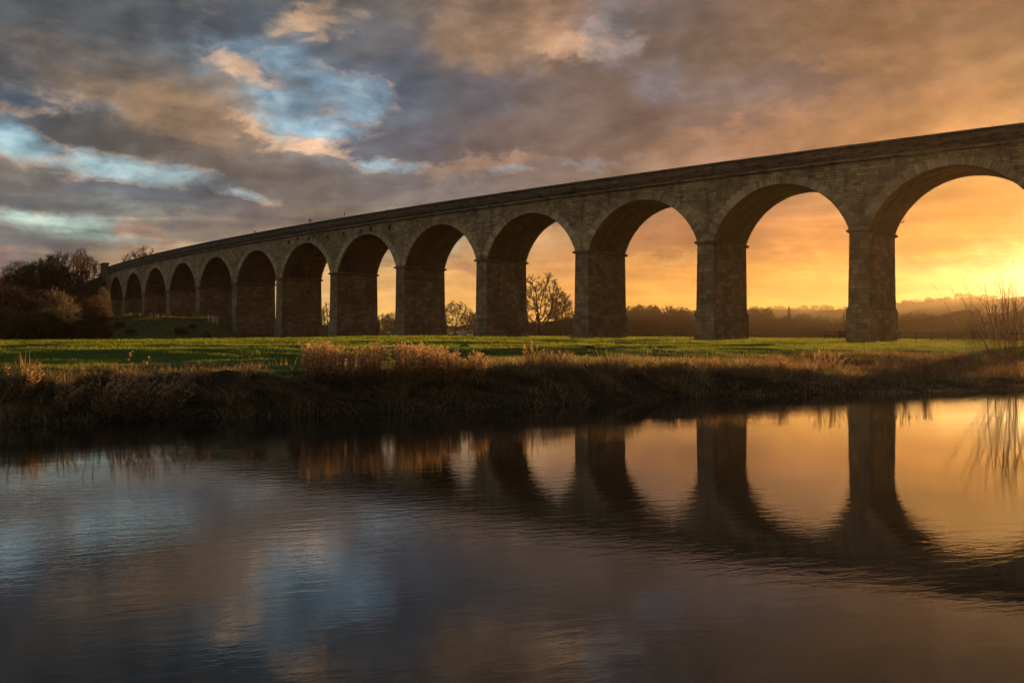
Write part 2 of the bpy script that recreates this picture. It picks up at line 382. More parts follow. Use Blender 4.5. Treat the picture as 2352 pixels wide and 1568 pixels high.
# ------------------------------------------------------------------ materials
def new_mat(name):
    m = bpy.data.materials.new(name); m.use_nodes = True
    g = NG(m.node_tree); g.n.clear()
    out = g.node('ShaderNodeOutputMaterial')
    return m, g, out
def principled(g, out, base, rough=0.8, spec=0.3, normal=None, extra=None):
    p = g.node('ShaderNodeBsdfPrincipled')
    g.put(p.inputs['Base Color'], base); g.put(p.inputs['Roughness'], rough); g.put(p.inputs['Specular IOR Level'], spec)
    if normal is not None: g.l.new(normal, p.inputs['Normal'])
    if out: g.l.new(p.outputs[0], out.inputs[0])
    return p
def bump(g, h, strength=0.5, dist=0.05):
    b = g.node('ShaderNodeBump'); b.inputs['Strength'].default_value = strength; b.inputs['Distance'].default_value = dist
    g.put(b.inputs['Height'], h); return b.outputs[0]

def stone_mat(name, bw, bh, c1, c2, dark, mortar=0.018, stain=0.5, use_tint=False, bumpd=0.06):
    m, g, out = new_mat(name)
    uv = g.node('ShaderNodeUVMap').outputs[0]
    wob = g.vec('MULTIPLY', g.vec('SUBTRACT', g.noise(uv, 0.9, 2, 0.5, color=True), (0.5,0.5,0.5)), (0.10, 0.05, 0))
    uvw = g.vec('ADD', uv, wob)
    br = g.node('ShaderNodeTexBrick'); br.offset = 0.5; br.squash = 0.72; br.squash_frequency = 3
    g.put(br.inputs['Vector'], uvw)
    br.inputs['Scale'].default_value = 1.0; br.inputs['Brick Width'].default_value = bw; br.inputs['Row Height'].default_value = bh
    br.inputs['Mortar Size'].default_value = mortar; br.inputs['Mortar Smooth'].default_value = 0.3; br.inputs['Bias'].default_value = -0.1
    g.put(br.inputs['Color1'], c1); g.put(br.inputs['Color2'], c2); g.put(br.inputs['Mortar'], tuple(v * 0.40 for v in c1))
    c = br.outputs['Color']
    # second hue per block, coarse
    c = g.mix(g.ramp(g.noise(uv, 1.1, 2, 0.5), [(0.40, 0.0), (0.62, 0.7)]), c, g.mix(0.5, c, dark))
    # grain
    gr = g.noise(uv, 9, 5, 0.7)
    c = g.mix(0.55, c, g.ramp(gr, [(0.25, 0.45), (0.75, 1.45)]), 'MULTIPLY')
    # soot and rain streaks running down
    u3 = g.vec('MULTIPLY', uv, (0.75, 0.13, 1))
    stn = g.ramp(g.noise(u3, 1.0, 5, 0.62), [(0.50, 0.0), (0.62, 1.0)])
    c = g.mix(g.math('MULTIPLY', stn, stain), c, tuple(v * 0.28 for v in dark))
    patch = g.ramp(g.noise(uv, 0.16, 4, 0.6), [(0.35, 0.62), (0.65, 1.18)])
    c = g.mix(1.0, c, patch, 'MULTIPLY')
    if use_tint:
        a = g.node('ShaderNodeVertexColor'); a.layer_name = 'tint'
        c = g.mix(1.0, c, a.outputs[0], 'MULTIPLY')
    inv = g.math('SUBTRACT', 1.0, br.outputs['Fac'])
    hh = g.math('ADD', g.math('MULTIPLY', inv, 1.0), g.math('MULTIPLY', g.noise(uv, 5, 5, 0.65), 0.9))
    principled(g, out, c, 0.92, 0.15, bump(g, hh, 0.9, bumpd))
    return m
M_SPAN = stone_mat('coursed_rubble', 1.25, 0.36, (0.447,0.309,0.163), (0.194,0.133,0.068), (0.166,0.113,0.057), 0.035, 0.40, bumpd=0.16)
M_PIER = stone_mat('ashlar_block', 1.35, 0.60, (0.305,0.212,0.114), (0.144,0.096,0.052), (0.110,0.074,0.041), 0.030, 0.30, bumpd=0.12)
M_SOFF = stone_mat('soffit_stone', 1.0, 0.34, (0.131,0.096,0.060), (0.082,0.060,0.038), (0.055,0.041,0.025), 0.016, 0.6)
M_RING = stone_mat('voussoir_stone', 50, 50, (0.420,0.294,0.158), (0.420,0.294,0.158), (0.211,0.148,0.082), 0.0, 0.35, use_tint=True)
M_PARA = stone_mat('weathered_parapet', 1.25, 0.42, (0.166,0.130,0.082), (0.070,0.053,0.035), (0.049,0.039,0.026), 0.02, 0.7)
M_TRIM = stone_mat('moulded_stone', 2.2, 3.0, (0.181,0.139,0.090), (0.135,0.105,0.069), (0.082,0.062,0.042), 0.012, 0.6)

def plain_mat(name, c, rough=0.85, var=0.3, scale=6.0, metallic=0):
    m, g, out = new_mat(name)
    tc = g.node('ShaderNodeTexCoord').outputs['Object']
    n = g.noise(tc, scale, 4, 0.6)
    cc = g.mix(1.0, c, g.ramp(n, [(0.25, 1 - var), (0.75, 1 + var)]), 'MULTIPLY')
    p = principled(g, out, cc, rough, 0.2, bump(g, n, 0.4, 0.02)); p.inputs['Metallic'].default_value = metallic
    return m
def leafy_mat(name, transl=0.5, tint=True, c=(1,1,1), rough=0.8):
    """thin plant tissue: diffuse plus light coming through"""
    m, g, out = new_mat(name)
    if tint:
        a = g.node('ShaderNodeVertexColor'); a.layer_name = 'tint'; cc = g.mix(1.0, a.outputs[0], c, 'MULTIPLY')
    else: cc = c
    d = g.node('ShaderNodeBsdfDiffuse'); g.put(d.inputs[0], cc)
    t = g.node('ShaderNodeBsdfTranslucent'); g.put(t.inputs[0], cc)
    mx = g.node('ShaderNodeMixShader'); mx.inputs[0].default_value = transl
    g.l.new(d.outputs[0], mx.inputs[1]); g.l.new(t.outputs[0], mx.inputs[2])
    g.l.new(mx.outputs[0], out.inputs[0])
    return m
M_GRASS = leafy_mat('grass_blades', 0.55)
M_DRY = leafy_mat('dry_stems', 0.40)
M_BARK = plain_mat('winter_bark', (0.060, 0.042, 0.030), 0.9, 0.35, 2.0)
M_BARKR = plain_mat('reddish_bark', (0.075, 0.038, 0.022), 0.9, 0.35, 2.0)
M_BARKO = plain_mat('olive_bark', (0.045, 0.037, 0.020), 0.9, 0.35, 2.0)
M_BARKL = plain_mat('pale_bark', (0.10, 0.072, 0.046), 0.9, 0.35, 2.0)
M_WILLOW = plain_mat('willow_bark', (0.26, 0.150, 0.070), 0.75, 0.35, 4.0)
M_WOOD = plain_mat('fence_timber', (0.12, 0.092, 0.066), 0.85, 0.35, 3.0)
M_DARKWOOD = plain_mat('dark_timber', (0.030, 0.022, 0.016), 0.85, 0.35, 3.0)  # darker than the other timber so the long rail fence stands out
M_STAKE = plain_mat('pale_timber', (0.42, 0.33, 0.22), 0.8, 0.25, 3.0)
M_IRON = plain_mat('rusted_iron', (0.035, 0.028, 0.024), 0.7, 0.4, 4.0, 0.3)
M_WOOL = plain_mat('sheep_wool', (0.62, 0.56, 0.46), 0.95, 0.15, 8.0)
M_SOIL = plain_mat('dug_soil', (0.035, 0.022, 0.014), 0.95, 0.4, 10.0)
M_ROCK = plain_mat('pale_rock', (0.5, 0.46, 0.40), 0.9, 0.25, 8.0)
M_FEATHER = plain_mat('black_feathers', (0.015, 0.015, 0.017), 0.6, 0.2, 8.0)

def ground_mat():
    m, g, out = new_mat('meadow_ground')
    pos = g.node('ShaderNodeNewGeometry').outputs['Position']
    a = g.node('ShaderNodeVertexColor'); a.layer_name = 'tint'
    n1 = g.noise(pos, 0.35, 4, 0.6); n2 = g.noise(pos, 5.0, 5, 0.7)
    c = g.mix(1.0, a.outputs[0], g.ramp(n1, [(0.3, 0.75), (0.7, 1.25)]), 'MULTIPLY')
    c = g.mix(1.0, c, g.ramp(n2, [(0.3, 0.7), (0.7, 1.3)]), 'MULTIPLY')
    h = g.math('ADD', n2, g.math('MULTIPLY', g.noise(pos, 1.3, 4, 0.6), 2.0))
    principled(g, out, c, 0.95, 0.05, bump(g, h, 0.8, 0.12))
    return m
def water_mat():
    m, g, out = new_mat('river_water')
    pos = g.node('ShaderNodeNewGeometry').outputs['Position']
    x, y, z = g.sep(pos)
    rot = g.comb(g.math('ADD', g.math('MULTIPLY', x, 0.94), g.math('MULTIPLY', y, 0.34)),
                 g.math('ADD', g.math('MULTIPLY', y, 0.94), g.math('MULTIPLY', x, -0.34)), 0.0)
    r1 = g.noise(g.vec('MULTIPLY', rot, (2.1, 5.2, 1)), 1.0, 4, 0.58, 0.5)      # ripples about 0.3 m
    r2 = g.noise(g.vec('MULTIPLY', rot, (8.0, 18.0, 1)), 1.0, 2, 0.5, 0.2)      # fine chop
    r3 = g.noise(g.vec('MULTIPLY', rot, (0.30, 0.7, 1)), 1.0, 2, 0.5)            # slow swell
    area = g.ramp(g.noise(g.vec('MULTIPLY', rot, (0.05, 0.12, 1)), 1.0, 3, 0.6, 0.6), [(0.40, 0.30), (0.60, 1.55)])
    h = g.math('ADD', g.math('MULTIPLY', g.math('MULTIPLY', r1, area), WAVE[0]), g.math('MULTIPLY', g.math('MULTIPLY', r2, area), WAVE[1]))
    h = g.math('ADD', h, g.math('MULTIPLY', r3, WAVE[2]))
    b = g.node('ShaderNodeBump'); b.inputs['Strength'].default_value = 1.0; b.inputs['Distance'].default_value = 1.0
    g.put(b.inputs['Height'], h)
    p = principled(g, out, (0.008, 0.010, 0.010), 0.006, 0.46, b.outputs[0])
    p.inputs['IOR'].default_value = 1.333
    return m
WAVE = (0.00185, 0.00040, 0.0018)
M_GROUND = ground_mat(); M_WATER = water_mat()

# ------------------------------------------------------------------ terrain and river
def build_terrain():
    fine = np.arange(-33, 37.01, 0.2)
    coarse = np.concatenate([np.arange(37.01 + 3, 327 - 0.01, 4.0)])
    ang = np.radians(np.concatenate([fine, coarse]))
    rr = [0.05, 1, 2, 3, 4.5, 6, 9, 13, 17]
    r = 20.0
    while r < 2450:
        rr.append(r)
        r += 0.16 if r < 46 else (0.35 if r < 80 else (0.6 if r < 130 else (1.5 if r < 340 else (8 if r < 900 else 25))))
    rr = np.array(rr + [2450.0])
    A, RR = np.meshgrid(ang, rr)
    X, Y = RR * np.sin(A), RR * np.cos(A)
    Z = height(X, Y)
    V = np.stack([X, Y, Z], -1).reshape(-1, 3)
    nc = len(ang); i = np.arange(len(rr) - 1)[:, None] * nc; j = np.arange(nc)[None]; j2 = (j + 1) % nc
    Fq = np.stack([i + j, i + nc + j, i + nc + j2, i + j2], -1).reshape(-1, 4)[:, ::-1]
    t = (Y - edge_y(X)) * 0.9; s, n = via_inv(X, Y); rad = np.hypot(X, Y)
    green = np.array([0.050, 0.082, 0.012]); mud = np.array([0.040, 0.026, 0.015]); rough = np.array([0.040, 0.040, 0.014]); hill = np.array([0.045, 0.034, 0.017])
    w1 = sst(t + 3.5 * fbm(X/3, Y/3, 3, 61) - 12 * sst(X, 9, 22), 4, 8)[..., None]
    C = mud * (1 - w1) + green * w1
    md = (sst(s, 132, 165) * (1 - sst(n, 30, 38)) * (rad < 600))[..., None]
    C = C * (1 - md) + rough * md
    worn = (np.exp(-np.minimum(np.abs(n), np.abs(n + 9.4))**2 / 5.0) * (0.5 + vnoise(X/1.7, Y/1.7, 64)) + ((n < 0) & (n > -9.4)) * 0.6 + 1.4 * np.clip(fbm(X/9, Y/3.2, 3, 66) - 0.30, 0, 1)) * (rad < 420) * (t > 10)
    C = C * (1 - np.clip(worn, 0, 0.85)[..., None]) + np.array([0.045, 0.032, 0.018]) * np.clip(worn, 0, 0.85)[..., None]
    fz = sst(rad, 900, 1400)[..., None]
    pz = (vnoise(X / 220, Y / 160, 71) > 0.06)[..., None]
    C = C * (1 - fz) + np.where(pz, hill, np.array([0.045, 0.045, 0.015])) * fz
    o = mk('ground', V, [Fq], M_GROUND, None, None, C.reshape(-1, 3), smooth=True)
    tag(o, kind='structure')
build_terrain()
W = np.array([(-1500, -600, 0), (1500, -600, 0), (1500, 900, 0), (-1500, 900, 0)], float)
tag(mk('river_water', W, [np.array([[0, 1, 2, 3]])], M_WATER), kind='structure')

# ------------------------------------------------------------------ the viaduct
def arch_z(s, s0):
    """intrados height for the bay whose pier starts at s0 (opening s0 .. s0+18.6)"""
    c = s0 + (S0 - PW) / 2; hs = (S0 - PW) / 2; rr = (hs*hs + RISE*RISE) / (2*RISE)
    return HI + np.sqrt(np.maximum(rr*rr - (s - c)**2, 0)) - (rr - RISE)
ZSTR = HT - 2.25                                        # underside of the string course
def build_viaduct():
    root = empty('railway_viaduct', tuple(via(63, -4.7, 2.6)))
    tag(root, 'long curved stone railway viaduct of many round arches crossing the riverside meadow', 'viaduct')
    bpy.context.view_layer.update()
    inv = root.matrix_world.inverted()
    def fix(o):
        o.parent = root; o.matrix_parent_inverse = inv; return o
    def sub(o, p):
        o.parent = p; return o
    # piers: shaft, impost, plinth.  A pier's front face runs from s-PW to s.
    nbay0 = int(S_MIN / S0); starts = [i * S0 for i in range(nbay0, 13)]
    for s in starts[:-1]:
        ground = min(hz(*via(s - 1, 1, 0)[:2]), hz(*via(s - 1, -10, 0)[:2])) - 0.8
        zp = max(CAMZ + 4.75, min(hz(*via(s - 1, 1, 0)[:2]), 99) + 3.6) if s < 150 else ground + 0.2
        zp = CAMZ + 4.75 if s < 140 else ground + 0.2
        def shaft(z0, z1, e0, e1, mat, nm):
            m = MB()
            # each face gridded so that courses keep their length
            ring = lambda z, e: [via(s + e, e, z), via(s - PW - e, e, z), via(s - PW - e, -DEPTH - e, z), via(s + e, -DEPTH - e, z)]
            a, b = ring(z0, e0), ring(z1, e1)
            off = [0, 31.3, 57.9, 83.1]
            for k in range(4):
                p0, p1, p2, p3 = a[k], a[(k+1) % 4], b[(k+1) % 4], b[k]
                L = np.linalg.norm(p1 - p0); u0 = off[k] + s * 1.37
                m.quads([p0, p1, p2, p3], [[0, 1, 2, 3]], [(u0, z0), (u0 + L, z0), (u0 + L, z1), (u0, z1)])
            m.quads(b, [[0, 1, 2, 3]], [(0, 0)] * 4)
            return m.build(nm, mat)
        p = fix(shaft(max(zp, ground) - (0 if s < 140 else 0.2), HI - 0.42, 0.10, 0.0, M_PIER, 'pier'))
        if s < 140:
            pl = sub(shaft(ground, zp - 0.35, 0.33, 0.30, M_PIER, 'plinth'), p)
            cp = sub(shaft(zp - 0.35, zp + 0.004, 0.30, 0.12, M_PIER, 'plinth_course'), p)
        # impost: rolled band
        m = MB(); prof = [(-0.42, 0.0), (-0.40, 0.14), (-0.34, 0.26), (-0.24, 0.33), (-0.13, 0.31), (-0.05, 0.22), (0.0, 0.10), (0.01, -0.05)]
        for k in range(len(prof) - 1):
            (za, ea), (zb, eb) = prof[k], prof[k+1]
            rg = lambda z, e: [via(s + e, e, HI + z), via(s - PW - e, e, HI + z), via(s - PW - e, -DEPTH - e, HI + z), via(s + e, -DEPTH - e, HI + z)]
            a, b = rg(za, ea), rg(zb, eb)
            for q in range(4):
                L = np.linalg.norm(a[(q+1) % 4] - a[q])
                m.quads([a[q], a[(q+1) % 4], b[(q+1) % 4], b[q]], [[0,1,2,3]], [(q*7 + s, za), (q*7 + s + L, za), (q*7 + s + L, zb), (q*7 + s, zb)])
        m.quads(rg(0.01, -0.05), [[0, 1, 2, 3]], [(0, 0)] * 4)
        sub(m.build('impost', M_TRIM), p)
    # bays
    rng = random.Random(3)
    for s0 in starts[:-1]:
        m = MB()
        so_, se = s0, s0 + S0 - PW
        c = s0 + (S0 - PW) / 2; hs = (S0 - PW) / 2; rr = (hs*hs + RISE*RISE) / (2*RISE); half = math.asin(hs / rr); zc = HI + RISE - rr
        th = np.linspace(-half, half, 57)
        ss = c + rr * np.sin(th); zz = zc + rr * np.cos(th)
        ss[0], ss[-1] = so_, se; zz[0] = zz[-1] = HI
        for nn in (0.0, -DEPTH):
            cols = [(s0 - PW, HI)] + list(zip(ss, zz)) 
            VV, UU = [], []
            for (a, b) in cols:
                for f in (0, 1):
                    zt = b + (ZSTR - b) * f
                    VV.append(via(a, nn, zt)); UU.append((a + (100 if nn else 0), zt))
            Q = []
            for k in range(len(cols) - 1):
                Q.append([2*k, 2*k+2, 2*k+3, 2*k+1] if nn else [2*k+2, 2*k, 2*k+1, 2*k+3])
            # the pier part between s0-PW and s0 keeps the impost level
            VV = np.array(VV); UU = np.array(UU)
            m.quads(VV, Q, UU)
        arch = fix(m.build('spandrel_wall', M_SPAN))
        # barrel
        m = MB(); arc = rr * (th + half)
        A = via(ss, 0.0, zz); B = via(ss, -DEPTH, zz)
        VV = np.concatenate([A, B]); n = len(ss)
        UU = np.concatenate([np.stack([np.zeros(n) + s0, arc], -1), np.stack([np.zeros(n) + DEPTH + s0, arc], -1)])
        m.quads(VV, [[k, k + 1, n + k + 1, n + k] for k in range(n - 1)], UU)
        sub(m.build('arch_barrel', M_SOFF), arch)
        # voussoirs, each block slightly proud, extrados stepped at the haunches
        for nn, dirn in ((0.0, 1), (-DEPTH, -1)):
            m = MB(); N = 55
            for k in range(N):
                a0 = -half + 2 * half * k / N; a1 = -half + 2 * half * (k + 1) / N
                g = 0.010 / rr; a0 += g; a1 -= g
                mid = (a0 + a1) / 2; hn = abs(mid) / half
                L = 0.98 + (0.22 if k % 2 else 0.0) * (hn > 0.25) + rng.uniform(-0.04, 0.05)
                # neighbouring rings meet above the pier centre: stop there
                lim = (hs + PW / 2 - 0.01)
                ro = rr + L
                while abs(ro * math.sin(mid)) > lim: ro -= 0.04
                ri = rr - 0.012 - rng.uniform(0, 0.03)
                pr = 0.035 + rng.uniform(0, 0.035)
                P = []
                for n_ in ((nn - 0.25 * dirn), (nn + pr * dirn)):
                    for (aa, r_) in ((a0, ri), (a1, ri), (a1, ro), (a0, ro)):
                        P.append(via(c + r_ * math.sin(aa), n_, max(zc + r_ * math.cos(aa), HI + 0.012)))
                v = rng.uniform(0.60, 1.18); tint = (v, v * rng.uniform(0.96, 1.0), v * rng.uniform(0.90, 1.0))
                m.hexa(P, tint)
            sub(m.build('arch_ring', M_RING), arch)
    # string course, parapet, coping and track bed
    sm = np.arange(S_MIN - PW, S_END + 0.1, 1.5); n = len(sm)
    def sweep(profile, name, mat, closed=True, uoff=0):
        m = MB(); VV = []; UU = []; acc = 0
        for i, (nn, z) in enumerate(profile):
            if i: acc += math.hypot(profile[i][0] - profile[i-1][0], profile[i][1] - profile[i-1][1])
            VV.append(via(sm, nn, z)); UU.append(np.stack([sm + uoff, np.full(n, z if abs(profile[i][1]-profile[i-1][1]) > 1e-6 or i == 0 else acc)], -1))
        k = len(profile); VV = np.concatenate(VV); UU = np.concatenate(UU)
        Q = []
        for i in range(k if closed else k - 1):
            i2 = (i + 1) % k; a = np.arange(n - 1)
            Q.append(np.stack([i*n + a, i*n + a + 1, i2*n + a + 1, i2*n + a], -1))
        m.quads(VV, np.concatenate(Q), UU)
        return fix(m.build(name, mat))
    for sg, base in ((1, 0.0), (-1, -DEPTH)):
        f = lambda L: [(base + sg * a, b) for a, b in L]
        sweep(f([(-0.3, ZSTR - 0.01), (0.06, ZSTR - 0.01), (0.20, ZSTR + 0.05), (0.34, ZSTR + 0.16), (0.38, ZSTR + 0.28), (0.34, ZSTR + 0.40), (0.20, ZSTR + 0.46), (-0.3, ZSTR + 0.47)]), 'string_course', M_TRIM)
        sweep(f([(-0.38, ZSTR + 0.475), (0.08, ZSTR + 0.475), (0.08, HT - 0.30), (-0.38, HT - 0.30)]), 'parapet', M_PARA, uoff=5)
        sweep(f([(-0.50, HT - 0.295), (0.20, HT - 0.295), (0.22, HT - 0.08), (0.10, HT), (-0.40, HT), (-0.50, HT - 0.08)]), 'coping', M_TRIM, uoff=11)
    m = MB(); VV = np.concatenate([via(sm, -0.39, HT - 1.3), via(sm, -DEPTH + 0.39, HT - 1.3)])
    m.quads(VV, [[k, n + k, n + k + 1, k + 1] for k in range(n - 1)]); fix(m.build('track_bed', M_SOIL))
    # end pier with capped pilaster at the left abutment
    def block(s_a, s_b, n_a, n_b, z_a, z_b, nm, mat):
        m = MB(); m.hexa([via(s_b, n_a, z_a), via(s_a, n_a, z_a), via(s_a, n_b, z_a), via(s_b, n_b, z_a), via(s_b, n_a, z_b), via(s_a, n_a, z_b), via(s_a, n_b, z_b), via(s_b, n_b, z_b)])
        return fix(m.build(nm, mat))
    s_ab = starts[-1]
    block(s_ab - PW, s_ab + 16, -DEPTH, 0.0, 6, HT - 1.3, 'abutment', M_SPAN)
    pil = block(s_ab + 2.6, s_ab + 7.2, -0.9, 0.75, 8, HT + 1.0, 'pilaster', M_PIER)
    m = MB(); sa, sb = s_ab + 2.35, s_ab + 7.45
    m.hexa([via(sb, 1.0, HT + 1.0), via(sa, 1.0, HT + 1.0), via(sa, -1.15, HT + 1.0), via(sb, -1.15, HT + 1.0), via(sb, 0.85, HT + 1.45), via(sa, 0.85, HT + 1.45), via(sa, -1.0, HT + 1.45), via(sb, -1.0, HT + 1.45)])
    sub(m.build('cap_stone', M_TRIM), pil)
    # tie-rod pattress plates on the arches left of the middle
    for (px, py) in [(664,556),(684.5,548),(710,548),(753.5,542),(789.7,537),(830,531.5),(852.5,526.5),(895,521)]:
        best = min(np.arange(60, 150, 0.05), key=lambda q: abs(CX + F * via(q, 0, 0)[0] / via(q, 0, 0)[1] - px))
        P = via(best, 0, 0); z = CAMZ + (HY - py) / F * P[1]
        a = np.linspace(0, 2*np.pi, 15)[:-1]; r = 0.42
        m = MB(); ring = lambda rr_, nn: via(best + rr_ * np.cos(a), nn, z + rr_ * np.sin(a))
        r0, r1, r2, r3 = ring(r, 0.0), ring(r, 0.10), ring(r * 0.3, 0.13), ring(0.03, 0.2)
        VV = np.concatenate([r0, r1, r2, r3]); Q = []
        for L in range(3):
            for k in range(14): k2 = (k + 1) % 14; Q.append([L*14 + k2, L*14 + k, L*14 + 14 + k, L*14 + 14 + k2])
        m.quads(VV, Q); fix(m.build('tie_plate', M_IRON))
    return root
build_viaduct()

# ------------------------------------------------------------------ bare winter trees
def tubes(P0, P1, R0, R1, sides=3):
    P0, P1 = np.asarray(P0), np.asarray(P1); R0, R1 = np.asarray(R0)[:, None], np.asarray(R1)[:, None]
    d = P1 - P0; d /= np.linalg.norm(d, axis=1, keepdims=True) + 1e-9
    up = np.where(np.abs(d[:, 2:3]) > 0.9, np.array([[1., 0, 0]]), np.array([[0, 0, 1.]]))
    u = np.cross(d, up); u /= np.linalg.norm(u, axis=1, keepdims=True) + 1e-9; v = np.cross(d, u)
    n = len(P0); V = np.empty((n, 2 * sides, 3))
    for k in range(sides):
        a = 2 * np.pi * k / sides; o = u * math.cos(a) + v * math.sin(a)
        V[:, k] = P0 + o * R0; V[:, sides + k] = P1 + o * R1
    b = (np.arange(n) * 2 * sides)[:, None]
    Q = np.concatenate([np.stack([b[:, 0] + k, b[:, 0] + (k+1) % sides, b[:, 0] + sides + (k+1) % sides, b[:, 0] + sides + k], -1) for k in range(sides)])
    return V.reshape(-1, 3), Q
class Tree:
    """limbs grown towards scattered points of a crown envelope (space colonisation), then twigs"""
    def __init__(s, seed, H, W, h0=0.2, npts=900, shape='dome', stems=1, step=0.35, twigs=3, tlen=0.9, trad=0.012, r0=None, bow=0.0, droop=0.0, fork=0.12, gap=0.0, upt=0.35):
        rs = np.random.default_rng(seed); s.S = []
        P = []
        while len(P) < npts:
            q = rs.uniform(-1, 1, (4000, 3)); q[:, 2] = rs.uniform(0, 1, 4000); rho = np.hypot(q[:, 0], q[:, 1]); z = q[:, 2]; th = np.arctan2(q[:, 1], q[:, 0])
            wob = 1 + 0.16 * np.sin(3 * th + seed) + 0.10 * np.sin(5 * th + 7 * z + seed * 2)
            if shape == 'dome': lim = np.sqrt(np.clip(1 - np.clip((z - 0.38) / 0.62, 0, 1)**2, 0, 1)) * np.clip(0.50 + 1.5 * z, 0, 1)
            elif shape == 'tall': lim = np.sqrt(np.clip(1 - ((z - 0.45) / 0.56)**2, 0, 1)) * 0.95
            else: lim = np.sqrt(np.clip(1 - z**2, 0, 1)) * (0.72 + 0.28 * np.clip(z * 3, 0, 1))
            lim = lim * wob * (1 - 0.06 * rs.uniform(0, 1, 4000))
            k = (rho < lim) & (rho > lim * rs.uniform(0, 0.95, 4000) ** 0.8 * 0.9)
            if gap: k &= np.sin(q[:, 0] * 5 + seed) * np.sin(q[:, 1] * 5) * np.sin(z * 7 + seed) < 1 - gap
            P += [tuple(v) for v in q[k]]
        P = np.array(P[:npts]); rs.shuffle(P)
        P[:, 0] *= W / 2; P[:, 1] *= W / 2; P[:, 2] = (h0 + (1 - h0) * P[:, 2]) * H
        N, par = [], []
        if stems == 1:
            d = np.array([rs.normal(0, .04), rs.normal(0, .04), 1.0]); p = np.array([0, 0, -0.3]); k = max(2, int((h0 + fork) * H / step)); 
            for i in range(k): N.append(p); par.append(len(N) - 2 if i else -1); p = p + d * step + rs.normal(0, .04, 3) * step
        else:
            for t in range(stems):
                a = 2*np.pi*t/stems + rs.uniform(-.4, .4); p = np.array([math.cos(a), math.sin(a), 0]) * W * 0.06 * rs.uniform(.2, 1) + (0, 0, -0.2); l = rs.uniform(.1, .7)
                d = np.array([math.cos(a)*l, math.sin(a)*l, 1]); d /= np.linalg.norm(d)
                for i in range(max(2, int((h0 + fork) * H / step))):
                    N.append(p); par.append(len(N) - 2 if i else -1); p = p + d * step
        N = np.array(N); par = list(par); near = np.zeros(len(P), int); nd = np.full(len(P), 1e9)
        def upd(a):
            nonlocal near, nd
            D = np.linalg.norm(P[:, None] - N[None, a:], axis=2); m = D.argmin(1); dm = D[np.arange(len(P)), m]; c = dm < nd
            near[c] = m[c] + a; nd[c] = dm[c]
        upd(0); kill = step * 1.7
        for it in range(140):
            if len(P) == 0: break
            d = P - N[near]; d /= np.linalg.norm(d, axis=1, keepdims=True) + 1e-9
            acc = np.zeros_like(N); np.add.at(acc, near, d); ids = np.unique(near); a = acc[ids]; a /= np.linalg.norm(a, axis=1, keepdims=True) + 1e-9
            a = a + rs.normal(0, .13, a.shape) + np.array([0, 0, 0.06]); a /= np.linalg.norm(a, axis=1, keepdims=True)
            new = N[ids] + a * step; n0 = len(N); N = np.concatenate([N, new]); par += list(ids)
            upd(n0); k = nd > kill; P = P[k]; near = near[k]; nd = nd[k]
            if len(N) > 9000: break
        par = np.array(par); n = len(N)
        N[:, :2] += rs.normal(0, step * 0.10, (n, 2))
        # drop stubs that never moved, then pipe-model radii
        cnt = np.zeros(n); 
        for i in range(n - 1, 0, -1):
            if cnt[i] == 0: cnt[i] = 1
            if par[i] >= 0: cnt[par[i]] += cnt[i]
        r0 = r0 or H * 0.022; rad = r0 * (cnt / cnt.max()) ** 0.46; rad = np.maximum(rad, trad)
        s.lev = np.where(cnt > cnt.max() * (0.20 if stems == 1 else 0.02), 0, 2)
        i = np.arange(n)[par >= 0]
        A0, A1, R0, R1, LV = N[par[i]], N[i], rad[par[i]], rad[i], s.lev[i]
        R0 = np.minimum(R0, R1 * 1.9)
        # twigs on the thin wood
        thin = np.where((cnt <= 5) & (par >= 0))[0]; B0, B1, C0, C1 = [], [], [], []
        axis = np.array([0, 0, H * (h0 + 0.15)])
        tips = []
        for rep_ in range(twigs):
            p = N[thin]; d = N[thin] - N[par[thin]]; d /= np.linalg.norm(d, axis=1, keepdims=True) + 1e-9; o = p - axis; o /= np.linalg.norm(o, axis=1, keepdims=True) + 1e-9
            d = d * 0.7 + o * 0.5 + rs.normal(0, .45, d.shape) + np.array([0, 0, upt - droop]); d /= np.linalg.norm(d, axis=1, keepdims=True)
            L = tlen * rs.uniform(.4, 1.2, (len(p), 1)); m = p + d * L * .5; d2 = d + rs.normal(0, .25, d.shape) + np.array([0, 0, .1 - droop * 1.6]); d2 /= np.linalg.norm(d2, axis=1, keepdims=True); e = m + d2 * L * .5
            d3 = d + rs.normal(0, .55, d.shape) + np.array([0, 0, -droop]); d3 /= np.linalg.norm(d3, axis=1, keepdims=True); f = m + d3 * L * .45
            d4 = d + rs.normal(0, .55, d.shape) + np.array([0, 0, -droop]); d4 /= np.linalg.norm(d4, axis=1, keepdims=True); f4 = p + d * L * .25 + d4 * L * .4
            B0 += [p, m, m, p + d * L * .25]; B1 += [m, e, f, f4]; tips += [e, f, f4, m]
        B0 = np.concatenate(B0); B1 = np.concatenate(B1); tr = np.full(len(B0), trad * 0.75)
        s.P0 = np.concatenate([A0, B0]); s.P1 = np.concatenate([A1, B1]); s.R0 = np.concatenate([R0, tr]); s.R1 = np.concatenate([R1, tr * .7]); s.L = np.concatenate([LV, np.full(len(B0), 3)])
        s.tips = np.concatenate(tips); s.top = s.P1[:, 2].max()
    def arrays(s, lo=0, hi=99):
        k = (s.L >= lo) & (s.L <= hi); return s.P0[k], s.P1[k], s.R0[k], s.R1[k]
